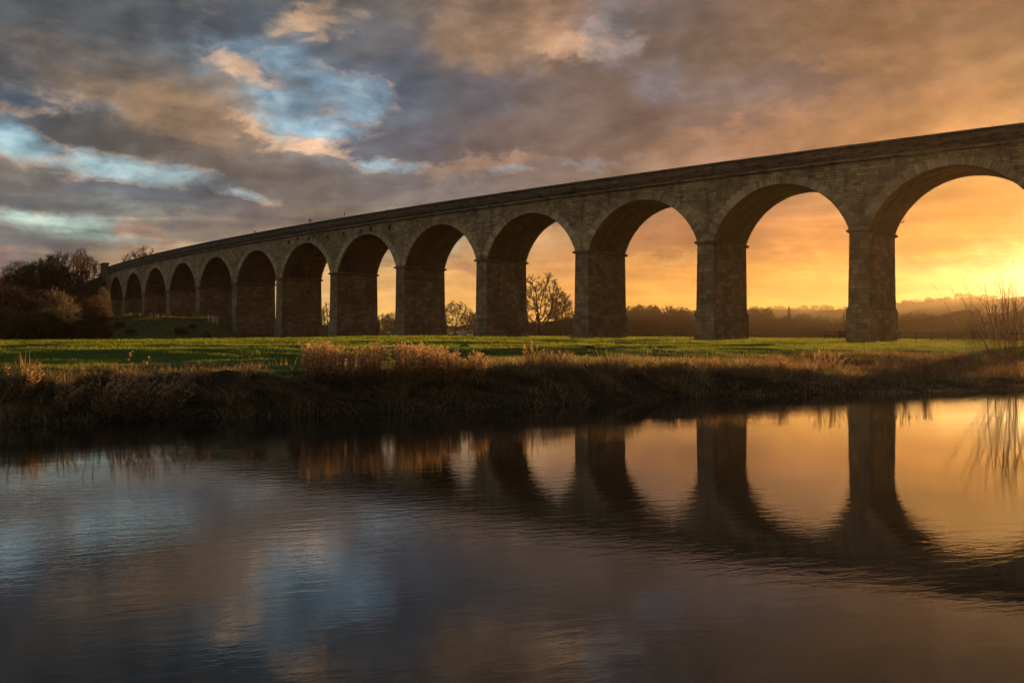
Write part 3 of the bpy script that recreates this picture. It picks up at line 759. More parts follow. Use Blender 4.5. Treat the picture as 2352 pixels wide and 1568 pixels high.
class Shoots:
    """long whippy shoots from a stool, for the willows"""
    def __init__(s, seed): s.r = random.Random(seed); s.S = []
    def whip(s, p, d, L, rad, lev, n, bend):
        r = s.r; seg = L / n
        for i in range(n):
            d = (d + Vector((r.gauss(0, bend), r.gauss(0, bend), 0.05))).normalized(); q = p + d * seg; r2 = max(rad * (1 - 0.75 / n), 0.0045)
            s.S.append((p, q, rad, r2, lev)); p = q; rad = r2
            if lev < 3 and i > 0 and r.random() < (0.75 if lev == 0 else 0.6):
                sp = 0.42; e = (d + Vector((r.gauss(0, sp), r.gauss(0, sp), 0.12))).normalized()
                s.whip(p, e, L * r.uniform(.22, .42) * (1 - 0.4 * i / n) * (1.25 if lev else 1), rad * .6, lev + 1, 4, bend)
    def arrays(s, lo=0, hi=99):
        q = [a for a in s.S if lo <= a[4] <= hi]
        return np.array([tuple(a[0]) for a in q]), np.array([tuple(a[1]) for a in q]), np.array([a[2] for a in q]), np.array([a[3] for a in q])
def leaf_cloud(tips, n, size, jitter, rs, flat=False):
    tips = np.asarray(tips); i = rs.integers(0, len(tips), n)
    c = tips[i] + rs.normal(0, jitter, (n, 3)); a = rs.normal(size=(n, 3)); a /= np.linalg.norm(a, axis=1, keepdims=True)
    b = np.cross(a, rs.normal(size=(n, 3))); b /= np.linalg.norm(b, axis=1, keepdims=True)
    sz = size * rs.uniform(0.5, 1.3, (n, 1))
    V = np.stack([c - a*sz, c - b*sz*0.5, c + a*sz, c + b*sz*0.5], 1).reshape(-1, 3)
    return V, np.arange(4*n).reshape(-1, 4)

PROTO = {}
def make_proto(key, seed, H, W, leaves=0, lsize=0.1, lcols=None, jit=0.25, **kw):
    T = Tree(seed, H, W, **kw)
    PROTO[key] = dict(T=T, top=T.top, leaves=leaves, lsize=lsize, lcols=lcols, cut=1, seed=seed, jit=jit, cache={})
def plant(key, name, label, cat, X, Y, H, rz=0.0, wscale=1.0, bark=None, group=None, sink=0.15):
    p = PROTO[key]; bark = bark or M_BARK
    z = hz(X, Y) - sink
    root = empty(name, (X, Y, z), rz); k = H / p['top']; root.scale = (k * wscale, k * wscale, k)
    tag(root, label, cat, group)
    ck = bark.name
    if ck not in p['cache']:
        T = p['T']; L = []
        P0, P1, A, B = T.arrays(0, p['cut']); V, Q = tubes(P0, P1, A, B, 6)
        t = mk('trunk', V, [Q], bark, root, smooth=True); L.append(t)
        P0, P1, A, B = T.arrays(p['cut'] + 1); V, Q = tubes(P0, P1, A, B, 3)
        L.append(mk('crown', V, [Q], bark, root))
        if p['leaves']:
            rs = np.random.default_rng(p['seed']); V, Q = leaf_cloud(T.tips, p['leaves'], p['lsize'], p['jit'], rs)
            cs = np.array(p['lcols'])[rs.integers(0, len(p['lcols']), p['leaves'])] * rs.uniform(0.6, 1.3, (p['leaves'], 1))
            L.append(mk('dead_leaves', V, [Q], M_DRY, root, None, np.repeat(cs, 4, 0)))
        p['cache'][ck] = L
    else:
        for o in p['cache'][ck]:
            c = o.copy(); col.objects.link(c); c.parent = root
    return root

make_proto('oak', 11, 18, 14.5, h0=0.12, npts=700, step=0.42, twigs=4, tlen=1.15, trad=0.028, r0=0.60, fork=0.06)
make_proto('oak2', 23, 15, 12.5, h0=0.14, npts=520, step=0.42, twigs=4, tlen=1.3, trad=0.032, r0=0.36, fork=0.06)
make_proto('oak3', 29, 15, 11, h0=0.20, npts=420, step=0.45, twigs=4, tlen=1.5, trad=0.034, r0=0.40, fork=0.02, gap=0.5)
make_proto('tall', 31, 15, 7.0, h0=0.12, npts=750, shape='tall', step=0.36, twigs=4, tlen=1.3, trad=0.026, r0=0.22, upt=0.7)
make_proto('tall2', 37, 15, 9.0, h0=0.12, npts=900, shape='tall', step=0.38, twigs=4, tlen=1.3, trad=0.026, r0=0.22, upt=0.6)
make_proto('birch', 41, 15, 10, h0=0.12, npts=900, shape='dome', step=0.38, twigs=5, tlen=1.8, trad=0.018, r0=0.22, droop=0.75, upt=0.2)
bush_kw = dict(h0=0.02, shape='bush', stems=7, step=0.24, twigs=5, tlen=0.75, trad=0.015, r0=0.07, upt=0.6)
make_proto('bush', 51, 6, 6.5, npts=900, leaves=9000, lsize=0.085, lcols=[(0.083,0.045,0.018),(0.115,0.058,0.026),(0.050,0.038,0.017)], jit=0.18, **bush_kw)
make_proto('bush_olive', 57, 6, 6.8, npts=900, leaves=12000, lsize=0.09, lcols=[(0.058,0.054,0.017),(0.045,0.050,0.017),(0.075,0.061,0.021)], jit=0.2, **bush_kw)
make_proto('bush_red', 63, 6, 6.0, npts=800, leaves=9000, lsize=0.08, lcols=[(0.132,0.042,0.021),(0.108,0.042,0.021),(0.075,0.033,0.017)], jit=0.2, **bush_kw)
make_proto('bush_bare', 69, 5, 5.6, npts=900, leaves=3000, lsize=0.06, lcols=[(0.165,0.091,0.038),(0.124,0.075,0.033)], jit=0.15, **bush_kw)

def T_(key, px, Y, ytop, label, cat='tree', name='bare_tree', ws=1.0, bark=None, rz=None, group=None):
    X = at(px, Y); H = ztop(ytop, Y) - hz(X, Y)
    return plant(key, name, label, cat, X, Y, H, random.uniform(0, 6.28) if rz is None else rz, ws, bark, group)

# --- through the arches
T_('oak', 1238, 320, 622, 'largest bare oak seen through an arch, full rounded crown black against orange sky', ws=1.12, rz=0.4, name='oak_tree')
T_('oak3', 1287, 325, 660, 'thin bare tree beside the largest oak, nearly touching the pier on its right', ws=0.8, rz=2.2, name='oak_tree')
T_('oak2', 1046, 560, 686, 'round-crowned bare tree standing on the green rise behind the sheep', ws=1.1, rz=1.0, name='oak_tree')
T_('oak2', 1075, 570, 712, 'small bare tree just right of the round-crowned tree behind the sheep')
T_('tall', 1085, 575, 716, 'upright small bare tree in the row right of the round-crowned tree')
T_('tall2', 1093, 570, 715, 'last small bare tree in the row, against the left edge of the wide pier')
T_('oak2', 884, 600, 716, 'faint small bare tree above the flat hedge, left one of two', ws=1.0)
T_('oak2', 901, 600, 711, 'small bare tree above the flat hedge, right one of two', ws=1.0)
T_('oak3', 751, 340, 690, 'crooked bare tree in the narrow gap between two piers left of the middle', ws=0.65, rz=2.9)
# --- shrubs in front of and behind the oak
for (px, Y, yt, key, lab) in [
    (1225, 345, 738, 'bush', 'low thicket at the foot of the largest oak'),
    (1262, 350, 736, 'bush_olive', 'dusky thicket between the two oaks seen through the arch'),
    (1300, 352, 724, 'bush', 'brown thicket beneath the leaning oak, close to the pier'),
    (1322, 330, 724, 'bush', 'brown thicket half hidden behind the pier right of the leaning oak')]:
    T_(key, px, Y, yt, lab, 'bush', 'thicket', ws=1.3)
# --- on the mound and the left bank
L_TREES = [
 ('birch', 52, 300, 592, 'weeping bare birch at the left end of the wooded embankment', M_BARK, 1.3),
 ('tall2', 92, 300, 588, 'dense bare tree beside the weeping birch', M_BARKO, 1.35),
 ('tall', 122, 305, 580, 'bare tree with fine pale twigs near the middle of the wooded embankment', M_BARK, 1.3),
 ('tall2', 150, 302, 571, 'tall reddish bare tree, highest rounded crown on the wooded embankment', M_BARKR, 1.4),
 ('tall', 187, 308, 566, 'narrow spiky bare tree rising above its neighbours on the embankment', M_BARK, 1.0),
 ('tall2', 205, 312, 584, 'open bare tree letting the sky through, left of the stone pilaster', M_BARK, 1.0),
 ('tall', 222, 315, 596, 'lowest open bare tree, touching the stone pilaster', M_BARK, 0.9),
 ('tall2', 66, 288, 604, 'shorter dark bare tree under the weeping birch', M_BARKO, 1.7),
 ('tall2', 104, 290, 596, 'dark bare tree in the middle of the embankment wood, under the pale-twigged one', M_BARKO, 1.7),
 ('tall', 30, 285, 622, 'leftmost bare tree of the wooded embankment, lower than the weeping birch', M_BARK, 1.4),
 ('tall', 138, 292, 606, 'shorter dark bare tree under the tallest rounded crown', M_BARKO, 1.9),
]
for k, px, Y, yt, lab, bk, ws in L_TREES: T_(k, px, Y, yt, lab, bark=bk, ws=ws)
T_('oak2', 340, 305, 559, 'bare tree whose rounded top shows above the viaduct parapet near its left end', ws=1.0)
L_BUSH = [
 ('bush', -12, 215, 636, 'tall brown bush at the left edge of the photo', 'bush', 1.2),
 ('bush_olive', 34, 222, 655, 'olive-brown bush second from the left edge, below the weeping birch', 'bush', 1.3),
 ('bush', 78, 226, 660, 'rounded brown bush below the embankment trees, left of the yellowish bush', 'bush', 1.3),
 ('bush_bare', 118, 224, 656, 'yellowish-brown bush with fine upright twigs on the slope', 'bush', 1.2),
 ('bush', 150, 232, 664, 'pale twiggy bush right of the yellowish-brown bush', 'bush', 1.1),
 ('bush_red', 194, 240, 680, 'reddish bush left of the first arch', 'bush', 1.2),
 ('bush', 222, 246, 676, 'brown bush filling the foot of the first arch on the left', 'bush', 1.1),
 ('bush_olive', 12, 202, 700, 'low olive bush at the lower left, meadow edge', 'bush', 1.5),
 ('bush_bare', 58, 200, 708, 'low brown bush at the meadow edge, second from the left', 'bush', 1.5),
 ('bush_olive', 104, 202, 702, 'wide olive bush at the meadow edge below the reddish bush', 'bush', 1.5),
 ('bush', 146, 205, 712, 'dark brown bush at the meadow edge left of the grassy slope', 'bush', 1.4),
 ('bush_olive', 182, 215, 712, 'olive bush on the slope where the grass mound begins', 'bush', 1.2),
 ('bush_red', 240, 212, 738, 'russet bush with fan of bare twigs on the lower grass slope', 'bush', 1.0),
 ('bush_olive', 208, 203, 752, 'small dark bush left of the russet bush', 'bush', 1.4),
 ('bush_bare', 226, 201, 768, 'small golden bush at the very foot of the grass slope', 'bush', 1.6),
 ('bush_bare', 413, 237, 688, 'single rounded golden-brown bush on top of the mound in front of an arch', 'bush', 1.0),
 ('bush_bare', 270, 262, 712, 'tiny twiggy bush on the mound crest below the first arches', 'bush', 1.0),
 ('bush_olive', 440, 218, 743, 'dark low scrub on the slope below the timber hurdle', 'bush', 2.0),
 ('bush_olive', 416, 214, 747, 'dark low scrub on the slope below the rounded golden bush', 'bush', 1.8),
 ('bush_olive', 474, 212, 757, 'small dark bush at the right foot of the mound', 'bush', 1.1),
 ('bush_bare', 330, 228, 733, 'thin dry scrub on the open slope under the second and third arches', 'bush', 1.6),
 ('bush', 372, 220, 747, 'low brown scrub low on the slope under the fourth arch', 'bush', 1.8),
 ('bush', 452, 226, 735, 'brown scrub just below the timber hurdle', 'bush', 1.7),
 ('bush_olive', 300, 214, 753, 'flat dark scrub at the foot of the slope right of the russet bush', 'bush', 2.2),
 ('bush', 275, 226, 736, 'dark bramble patch in a hollow under the mound crest', 'bush', 1.8),
]
for k, px, Y, yt, lab, cat, ws in L_BUSH:
    T_(k, px, Y, yt, lab, cat, 'bush', ws=ws, bark={'bush_red': M_BARKR, 'bush_olive': M_BARKO, 'bush_bare': M_BARKL}.get(k, M_BARK))
T_('tall2', 238, 252, 655, 'pale bare sapling catching the light in front of the first arch', ws=0.8, bark=M_BARKL, name='sapling')
T_('oak3', 712, 216.0, 505, 'tiny sapling growing out of the viaduct parapet', 'sapling', 'sapling', ws=1.2)
_s = bpy.data.objects[-1] if False else None
for o in bpy.data.objects:
    if o.get('label') == 'tiny sapling growing out of the viaduct parapet':
        q = min(np.arange(60, 150, 0.05), key=lambda q: abs(CX + F * via(q, -0.1, 0)[0] / via(q, -0.1, 0)[1] - 712))
        P = via(q, -0.15, HT - 0.02); o.location = tuple(P); k = 0.95 / PROTO['oak3']['top']; o.scale = (k*1.2, k*1.2, k)

# --- far wood on the right: reads as one mass
def far_wood(name, keys, spots, mat, kindlabel=None, leaves=None):
    VV, QQ, LV, LQ, n, ln = [], [], [], [], 0, 0
    cache = {}
    for k in keys:
        T = PROTO[k]['T']; P0, P1, A, B = T.arrays(0); 
        w = A, B
        V, Q = tubes(P0, P1, w[0], w[1], 3)
        cache[k] = (V / PROTO[k]['top'], Q)
    rs = random.Random(5)
    for i, (X, Y, H, ws) in enumerate(spots):
        V, Q = cache[keys[i % len(keys)]]
        a = rs.uniform(0, 6.28); ca, sa = math.cos(a), math.sin(a)
        W_ = V.copy(); W_[:, :2] = (V[:, :2] @ np.array([[ca, sa], [-sa, ca]])) * H * ws; W_[:, 2] = V[:, 2] * H + hz(X, Y) - 0.2
        W_[:, 0] += X; W_[:, 1] += Y
        VV.append(W_); QQ.append(Q + n); n += len(V)
    return mk(name, np.concatenate(VV), [np.concatenate(QQ)], mat)
make_proto('w1', 71, 14, 6.5, h0=0.15, npts=330, shape='tall', step=0.5, twigs=4, tlen=1.6, trad=0.035, r0=0.22, upt=0.6)
make_proto('w2', 77, 14, 9.5, h0=0.12, npts=380, shape='dome', step=0.5, twigs=4, tlen=1.6, trad=0.035, r0=0.24)
make_proto('w3', 79, 7, 7.5, npts=330, h0=0.02, shape='bush', stems=6, step=0.32, twigs=5, tlen=1.0, trad=0.028, r0=0.08, upt=0.5)
def wood_spots(prof, Y0_, Y1_, n, hfrac=(0.75, 1.05), seed=1, ws=(0.9, 1.3)):
    r = random.Random(seed); out = []
    xs = [p[0] for p in prof]; ys = [p[1] for p in prof]
    for i in range(n):
        px = r.uniform(xs[0], xs[-1]); Y = r.uniform(Y0_, Y1_); X = at(px, Y)
        yt = float(np.interp(px, xs, ys)); H = (ztop(yt, Y) - hz(X, Y)) * r.uniform(*hfrac)
        if H > 1: out.append((X, Y, H, r.uniform(*ws)))
    return out
# tall hazy wood behind, scrub belt before it
far_a = wood_spots([(1400,690),(1470,694),(1540,699),(1610,706),(1700,716),(1760,720),(1850,722),(1960,724)], 480, 560, 80, (0.82, 1.03), 3, (0.8, 1.1))
far_b = wood_spots([(1400,722),(1500,720),(1610,724),(1720,726),(1800,730),(1950,730),(2060,728),(2110,716),(2150,722),(2230,708),(2290,716),(2420,700),(2600,690)], 330, 420, 210, (0.80, 1.04), 4, (1.1, 1.7))
far_c = wood_spots([(2000,716),(2120,706),(2200,712),(2300,706),(2420,704),(2600,700)], 560, 700, 40, (0.8, 1.05), 6, (0.9, 1.3))
tag(far_wood('far_wood', ['w1', 'w2'], far_a + far_c, M_BARK), 'hazy belt of tall bare trees behind the scrub on the right', 'wood', kind='stuff')
tag(far_wood('far_scrub', ['w3', 'w2', 'w3'], far_b, M_BARKR), 'dark reddish belt of winter scrub beyond the viaduct on the right', 'scrub', kind='stuff')
hill_spots = [(at(px_, 1742), 1742 + random.uniform(-25, 5), random.uniform(4.5, 9), random.uniform(1.0, 1.8)) for px_ in list(np.arange(2060, 2290, 5.2)) + list(np.arange(1725, 1960, 11.0)) + list(np.arange(1330, 1500, 12.0))]
tag(far_wood('hill_woodland', ['w3'], hill_spots, M_BARK), 'low hedges and scrub along the far hazy hilltop', 'woodland', kind='stuff')
# trees that stand out from the wood
for (k, px, Y, yt, ws, lab) in [
 ('tall2', 1728, 470, 704, 1.2, 'bare tree just right of the wide pier, above the scrub belt'),
 ('oak2', 1746, 470, 702, 1.1, 'wide bare tree, second right of the wide pier, above the scrub belt'),
 ('tall', 1765, 475, 705, 1.2, 'bare tree with fine crown left of the spruce'),
 ('oak2', 1846, 480, 716, 1.2, 'round-headed tree between the spruce and the last pier'),
 ('oak2', 1888, 500, 722, 1.3, 'broad low-crowned tree left of the last pier'),
 ('oak2', 2108, 400, 708, 1.2, 'dark spreading tree in the haze right of the last pier'),
 ('oak2', 2228, 400, 704, 1.4, 'broad hazy tree under the far hillside, left of the willow')]:
    T_(k, px, Y, yt, lab, ws=ws)
def conifer(px, Y, yt, label):
    X = at(px, Y); g0 = hz(X, Y); H = ztop(yt, Y) - g0; rs = np.random.default_rng(3)
    root = tag(empty('spruce_tree', (X, Y, g0)), label, 'spruce')
    V, Q = tubes([(0, 0, -0.3)], [(0, 0, H)], [0.3], [0.03], 6); mk('trunk', V, [Q], M_BARK, root)
    n = 2600; z = rs.uniform(0.08, 1, n); a = rs.uniform(0, 6.28, n); tier = 1 - 0.25 * ((z * 14) % 1)
    r = (1 - z) * H * 0.24 * tier * np.sqrt(rs.uniform(0.1, 1, n)) + 0.1
    c = np.stack([np.cos(a) * r, np.sin(a) * r, z * H - r * 0.2], -1); out = np.stack([np.cos(a), np.sin(a), -0.3 + 0 * a], -1) * 0.42; w = np.stack([-np.sin(a), np.cos(a), 0 * a], -1) * 0.16
    V = np.stack([c - w, c + out * 0.5, c + w, c - out * 0.5 + 0], 1).reshape(-1, 3)
    mk('crown', V, [np.arange(4*n).reshape(-1, 4)], M_DRY, root, None, np.tile([[0.02, 0.035, 0.012]], (4*n, 1)))
conifer(1812, 470, 702, 'dark pointed spruce standing above the scrub belt')
conifer(1938, 500, 716, 'small pointed spruce touching the left side of the last pier')
# trees along the far ridge, each of its own
ridge = [(2078, 10, 'small hilltop tree nearest the last pier, right side'), (2092, 9, 'second hilltop tree right of the last pier'), (2133, 13, 'rounded hilltop tree standing clear, left of the broad hilltop clump'),
 (2158, 10, 'low hilltop tree between two rounded ones'), (2176, 12, 'hilltop tree at the left end of the long hedge line'), (2203, 16, 'largest rounded tree on the far orange hilltop'), (2224, 14, 'hilltop tree just right of the largest rounded one'),
 (2262, 12, 'hilltop tree seen through the willow twigs'), (2283, 10, 'last hilltop tree before the bare field on the skyline'), (1847, 12, 'isolated hilltop tree midway between the two right piers'),
 (1872, 13, 'rounded hilltop tree, left of a close pair'), (1895, 14, 'left tree of a close pair on the far hilltop'), (1908, 11, 'right tree of a close pair on the far hilltop')]
for i, (px, hh, lab) in enumerate(ridge):
    Y = 1745.0; X = at(px, Y)
    plant('oak2', 'ridge_tree', lab, 'tree', X, Y, hh, i * 1.3, 1.5, None, 'trees along the far hilltop', 0.4)

# ------------------------------------------------------------------ grass
rs = np.random.default_rng(12)
def blades(X, Y, Hh, Wd, lean, C, name, label, seg=2, mat=None, lx=None, ly=None, zoff=-0.03, cat='grass', droop=0.5):
    n = len(X); Z = height(X, Y) + zoff
    a = rs.uniform(0, 2*np.pi, n); wx, wy = np.cos(a) * Wd / 2, np.sin(a) * Wd / 2
    lx = rs.normal(0, 1, n) * lean if lx is None else lx; ly = rs.normal(0, 1, n) * lean if ly is None else ly
    rows = []
    for k in range(seg + 1):
        f = k / seg; taper = 1 - f * 0.92
        cx_ = X + lx * Hh * f**1.7; cy_ = Y + ly * Hh * f**1.7; cz = Z + Hh * (f - droop * 0.45 * f**2.5 * np.minimum(np.hypot(lx, ly), 1.6))
        rows.append(np.stack([cx_ - wx * taper, cy_ - wy * taper, cz], -1)); rows.append(np.stack([cx_ + wx * taper, cy_ + wy * taper, cz], -1))
    m = len(rows); V = np.stack(rows, 1).reshape(-1, 3); b = np.arange(n) * m
    Q = np.concatenate([np.stack([b + 2*k, b + 2*k + 1, b + 2*k + 3, b + 2*k + 2], -1) for k in range(seg)])
    o = mk(name, V, [Q], mat or M_GRASS, None, None, np.repeat(C, m, 0))
    return tag(o, label, cat, kind='stuff')
def scatter(n, y0, y1, p0=-60, p1=2420, power=1.0):
    """points over the ground seen, density falling with distance"""
    u = rs.uniform(0, 1, n); Y = y0 * (y1 / y0) ** (u ** power); px = rs.uniform(p0, p1, n); return at(px, Y), Y
# short meadow grass
X, Y = scatter(520000, 30, 190)
t = (Y - edge_y(X)) * 0.9; s_, n_ = via_inv(X, Y)
keep = (t > 4 + 6 * rs.uniform(0, 1, len(t)) + 11 * sst(X, 9, 22)) & ~((n_ < 0.6) & (n_ > -10) & ((s_ % S0 > S0 - PW - 0.5) | (s_ % S0 < 0.5)))
X, Y = X[keep], Y[keep]; n_ = n_[keep]
keep = rs.uniform(0, 1, len(X)) > 0.8 * np.clip(2.6 * (fbm(X/9, Y/3.2, 3, 66) - 0.12), 0, 1) + 0.55 * np.exp(-(n_ - 0.5)**2 / 5.0)
X, Y = X[keep], Y[keep]; sc_ = (Y / 45) ** 0.75
C = np.array([0.135, 0.178, 0.020]) * (1 + 0.35 * fbm(X/5, Y/3, 3, 81))[:, None] * rs.uniform(0.65, 1.3, (len(X), 1))
yel = rs.uniform(0, 1, len(X)) < 0.10 + 0.3 * (fbm(X/7, Y/4, 2, 83) > 0.15); C[yel] = C[yel] * np.array([1.9, 1.15, 1.4])
blades(X, Y, rs.uniform(0.05, 0.13, len(X)) * sc_ * (1 + 1.5 * fbm(X/1.2, Y/0.8, 2, 85)), 0.022 * sc_, 0.45, C, 'meadow_grass', 'short green meadow grass between the river bank and the viaduct', seg=1)
# rough grass on the mound
X = rs.uniform(-150, -30, 90000); Y = rs.uniform(180, 300, 90000); s_, n_ = via_inv(X, Y)
keep = (s_ > 130) & (n_ > 1.0) & (n_ < 36); X, Y = X[keep], Y[keep]
C = (np.array([0.085, 0.105, 0.022]) + np.array([0.06, 0.02, 0.01]) * (rs.uniform(0, 1, (len(X), 1)) < 0.25)) * (1 + 0.5 * fbm(X/6, Y/4, 3, 91))[:, None] * rs.uniform(0.6, 1.3, (len(X), 1))
blades(X, Y, rs.uniform(0.2, 0.5, len(X)), 0.10, 0.5, C, 'mound_grass', 'rough green grass over the steep mound at the left end of the viaduct', seg=1)

# unmown grass and nettle stalks round the pier feet
FX, FY = [], []
for s0 in [k * S0 for k in range(-4, 8)]:
    for (a0, a1, b0, b1) in ((s0 - PW - .5, s0 + .5, .35, 1.3), (s0 - PW - 1.3, s0 - PW - .35, -9.6, .6), (s0 + .3, s0 + 1.2, -9.6, .6)):
        m_ = 260; P = via(rs.uniform(a0, a1, m_), rs.uniform(b0, b1, m_) if b0 > 0 else rs.uniform(b0, b1, m_), 0); FX.append(P[:, 0]); FY.append(P[:, 1])
X, Y = np.concatenate(FX), np.concatenate(FY); C = np.where(rs.uniform(0, 1, (len(X), 1)) < 0.45, np.array([[0.30, 0.21, 0.10]]), np.array([[0.07, 0.10, 0.02]])) * rs.uniform(0.6, 1.2, (len(X), 1))
blades(X, Y, rs.uniform(0.15, 0.6, len(X)) * (1 + vnoise(X / 1.1, Y / 1.1, 141)), 0.07, 0.35, C, 'pier_foot_grass', 'unmown rough grass growing round the feet of the piers', seg=2)

# dry grass, tangled along the bank, falling over towards the water
n = 120000
px = rs.uniform(-80, 2440, n); X0_ = at(px, 34); 
Yg = np.interp(px, [0, 700, 1400, 2352], [26, 29.6, 38.6, 46]); X = at(px, Yg); tt = rs.gamma(2.0, 1.9, n) - 0.6
Y = edge_y(X) + tt; clump = fbm(X / 0.9, Y / 0.7, 3, 101); tall = fbm(X / 3.5, Y * 0 + tt / 3, 2, 103)
keep = (clump + 0.25 > rs.uniform(-0.35, 0.6, n)) & (tt < 6.5 + 5 * tall + 3.5 * sst(px, 1150, 1500))
X, Y, tt, clump, tall, px = X[keep], Y[keep], tt[keep], clump[keep], tall[keep], px[keep]; n = len(X)
Hh = (0.62 + 0.75 * clump + 0.7 * tall) * rs.uniform(0.45, 1.15, n) * (0.35 + 0.65 * sst(tt, 0, 3)) * (1 - 0.45 * sst(tt, 4.5, 9)); Hh = Hh * (1 - 0.45 * sst(px, 1900, 2200)); Hh = Hh * np.where(px < 690, 1 - 0.65 * sst(tt, 2.2, 4.5), 1 - 0.35 * sst(tt, 4, 7)); Hh = np.clip(Hh, 0.12, 1.2)
ang = fbm(X / 1.5, Y / 1.5, 2, 107) * 3.0
lx = -0.35 + 0.8 * ang + rs.normal(0, 0.45, n); ly = -0.55 * (1 - sst(tt, 1, 6)) + 0.5 * ang + rs.normal(0, 0.4, n)
br = rs.uniform(0, 1, (n, 1)) ** 1.9; C = (np.array([0.14, 0.084, 0.040]) * (1 - br) + np.array([0.54, 0.38, 0.20]) * br) * (0.75 + 0.6 * clump[:, None])
olive = rs.uniform(0, 1, n) < 0.22; C[olive] = np.array([0.10, 0.10, 0.03]) * rs.uniform(0.7, 1.4, (olive.sum(), 1))
blades(X, Y, Hh, rs.uniform(0.012, 0.034, n), 0.4, C, 'bank_grass', 'tangled dead brown grass along the far river bank', seg=4, mat=M_DRY, lx=lx, ly=ly, droop=1.0)
n = 45000; px = rs.uniform(1500, 2440, n); tt = rs.uniform(3, 24, n); Yg = np.interp(px, [1400, 2352], [38.6, 46]); X = at(px, Yg + tt); Y = edge_y(X) + tt
clump = fbm(X / 1.6, Y / 1.1, 3, 131); keep = (tt < 6 + 15 * sst(X, 6, 20)) & (clump + 0.30 > rs.uniform(-0.3, 0.5, n)); X, Y, clump = X[keep], Y[keep], clump[keep]; n = len(X)
br = rs.uniform(0, 1, (n, 1)) ** 2; C = np.array([0.14, 0.080, 0.036]) * (1 - br) + np.array([0.40, 0.25, 0.11]) * br
blades(X, Y, np.clip(0.45 + 0.55 * clump, 0.15, 0.9) * rs.uniform(0.5, 1.1, n), rs.uniform(0.014, 0.034, n), 0.5, C, 'rough_grass', 'rough brown grass covering the gentle bank below the last pier', seg=3, mat=M_DRY, droop=0.9)
# pale dry tufts at the meadow's riverside edge
n = 60000
X, Y = scatter(n, 32, 62, -60, 2420)
t = (Y - edge_y(X)) * 0.9; msk = fbm(X / 5, Y / 2.2, 3, 111)
pxx = CX + F * X / Y
band = np.where(pxx > 1430, sst(t, 5, 8) * (1 - sst(t, 15, 22)), sst(t, 4, 6) * (1 - sst(t, 8, 13)))
keep = (band * (msk + 0.42) > rs.uniform(0.15, 0.8, n)) & ~((pxx < 720) & ((pxx < 300) | (pxx > 600)) & (rs.uniform(0, 1, n) < .85)); X, Y = X[keep], Y[keep]; n = len(X)
C = np.array([0.36, 0.23, 0.115]) * rs.uniform(0.55, 1.2, (n, 1))
blades(X, Y, rs.uniform(0.15, 0.42, n), 0.018, 0.3, C, 'dry_grass_tufts', 'pale dry grass tufts where meadow meets river bank', seg=2, mat=M_DRY)

# ------------------------------------------------------------------ dead willowherb: stems with curled brown leaves and fluffy heads
def weeds(spots, rs_):
    P0, P1, A, B, CL, c_ = [], [], [], [], [], []
    LV, LC = [], []
    for (x, y, z, h, lean) in spots:
        az_ = rs_.uniform(0, 6.28); k = 5; p = np.array([x, y, z]); d = np.array([lean + rs_.normal(0, .10), rs_.normal(0, .12), 1.0])
        pts = [p]
        for i in range(k):
            d = d + np.array([rs_.normal(0, .05) + lean * 0.12, rs_.normal(0, .05), 0]); dn = d / np.linalg.norm(d); p = p + dn * h / k; pts.append(p)
        for i in range(k): P0.append(pts[i]); P1.append(pts[i+1]); A.append(0.008 - 0.001 * i); B.append(0.007 - 0.001 * i)
        nb = int(38 * h)
        pts = np.array(pts)
        for j in range(nb):
            f = rs_.uniform(0.25, 1.0); q = f * k; i = min(int(q), k - 1); c = pts[i] + (pts[i+1] - pts[i]) * (q - i)
            a = rs_.uniform(0, 6.28); L = rs_.uniform(0.05, 0.16) * (1.15 - 0.5 * f); dr = rs_.uniform(-0.9, 0.5) if f < 0.72 else rs_.uniform(0.2, 1.2)
            o = np.array([math.cos(a), math.sin(a), dr]) * L; w = np.array([-math.sin(a), math.cos(a), rs_.uniform(-.5, .5)]) * (0.013 if f < 0.72 else 0.020)
            LV.append([c, c + o * 0.5 + w, c + o, c + o * 0.5 - w]); LC.append(f)
    V, Q = tubes(P0, P1, A, B, 3)
    LV = np.array(LV).reshape(-1, 3); nl = len(LC)
    cs = np.array([[.26, .15, .065]]) * (1 - np.array(LC)[:, None]) + np.array([[.58, .36, .16]]) * np.array(LC)[:, None]; cs = cs * rs_.uniform(0.6, 1.25, (nl, 1))
    VV = np.concatenate([V, LV]); QQ = np.concatenate([Q, np.arange(4 * nl).reshape(-1, 4) + len(V)])
    CC = np.concatenate([np.tile([[.16, .09, .045]], (len(V), 1)), np.repeat(cs, 4, 0)])
    return VV, QQ, CC
def weed_stand(name, label, plants, cat, kind=None, group=None):
    V, Q, C = weeds(plants, np.random.default_rng(len(plants) + int(plants[0][0] * 10) % 97))
    base = np.array([plants[0][0], plants[0][1], plants[0][2]])
    o = mk(name, V - base, [Q], M_DRY, None, None, C, loc=tuple(base)); return tag(o, label, cat, group, kind)
rw = np.random.default_rng(44); big = []
for i in range(900):
    px = rw.uniform(690, 1112)
    if rw.uniform() > np.clip((px - 680) / 60, 0.12, 1) * 1.35 * (0.55 + 1.6 * (float(vnoise(px / 22.0, 0.0, 15)) + 0.25)) : continue
    Y = rw.uniform(31.5, 35.5) + (px - 700) / 400 * 3.2; X = at(px, Y); z = hz(X, Y)
    topy = np.interp(px, [690, 760, 800, 900, 960, 1010, 1050, 1112], [790, 785, 792, 783, 790, 802, 808, 818]) + rw.uniform(-3, 26) + 26 * float(vnoise(px / 13.0, 3.0, 17))
    h = ztop(topy, Y) - z
    if h > 0.35: big.append((X, Y, z - 0.03, h, 0.06))
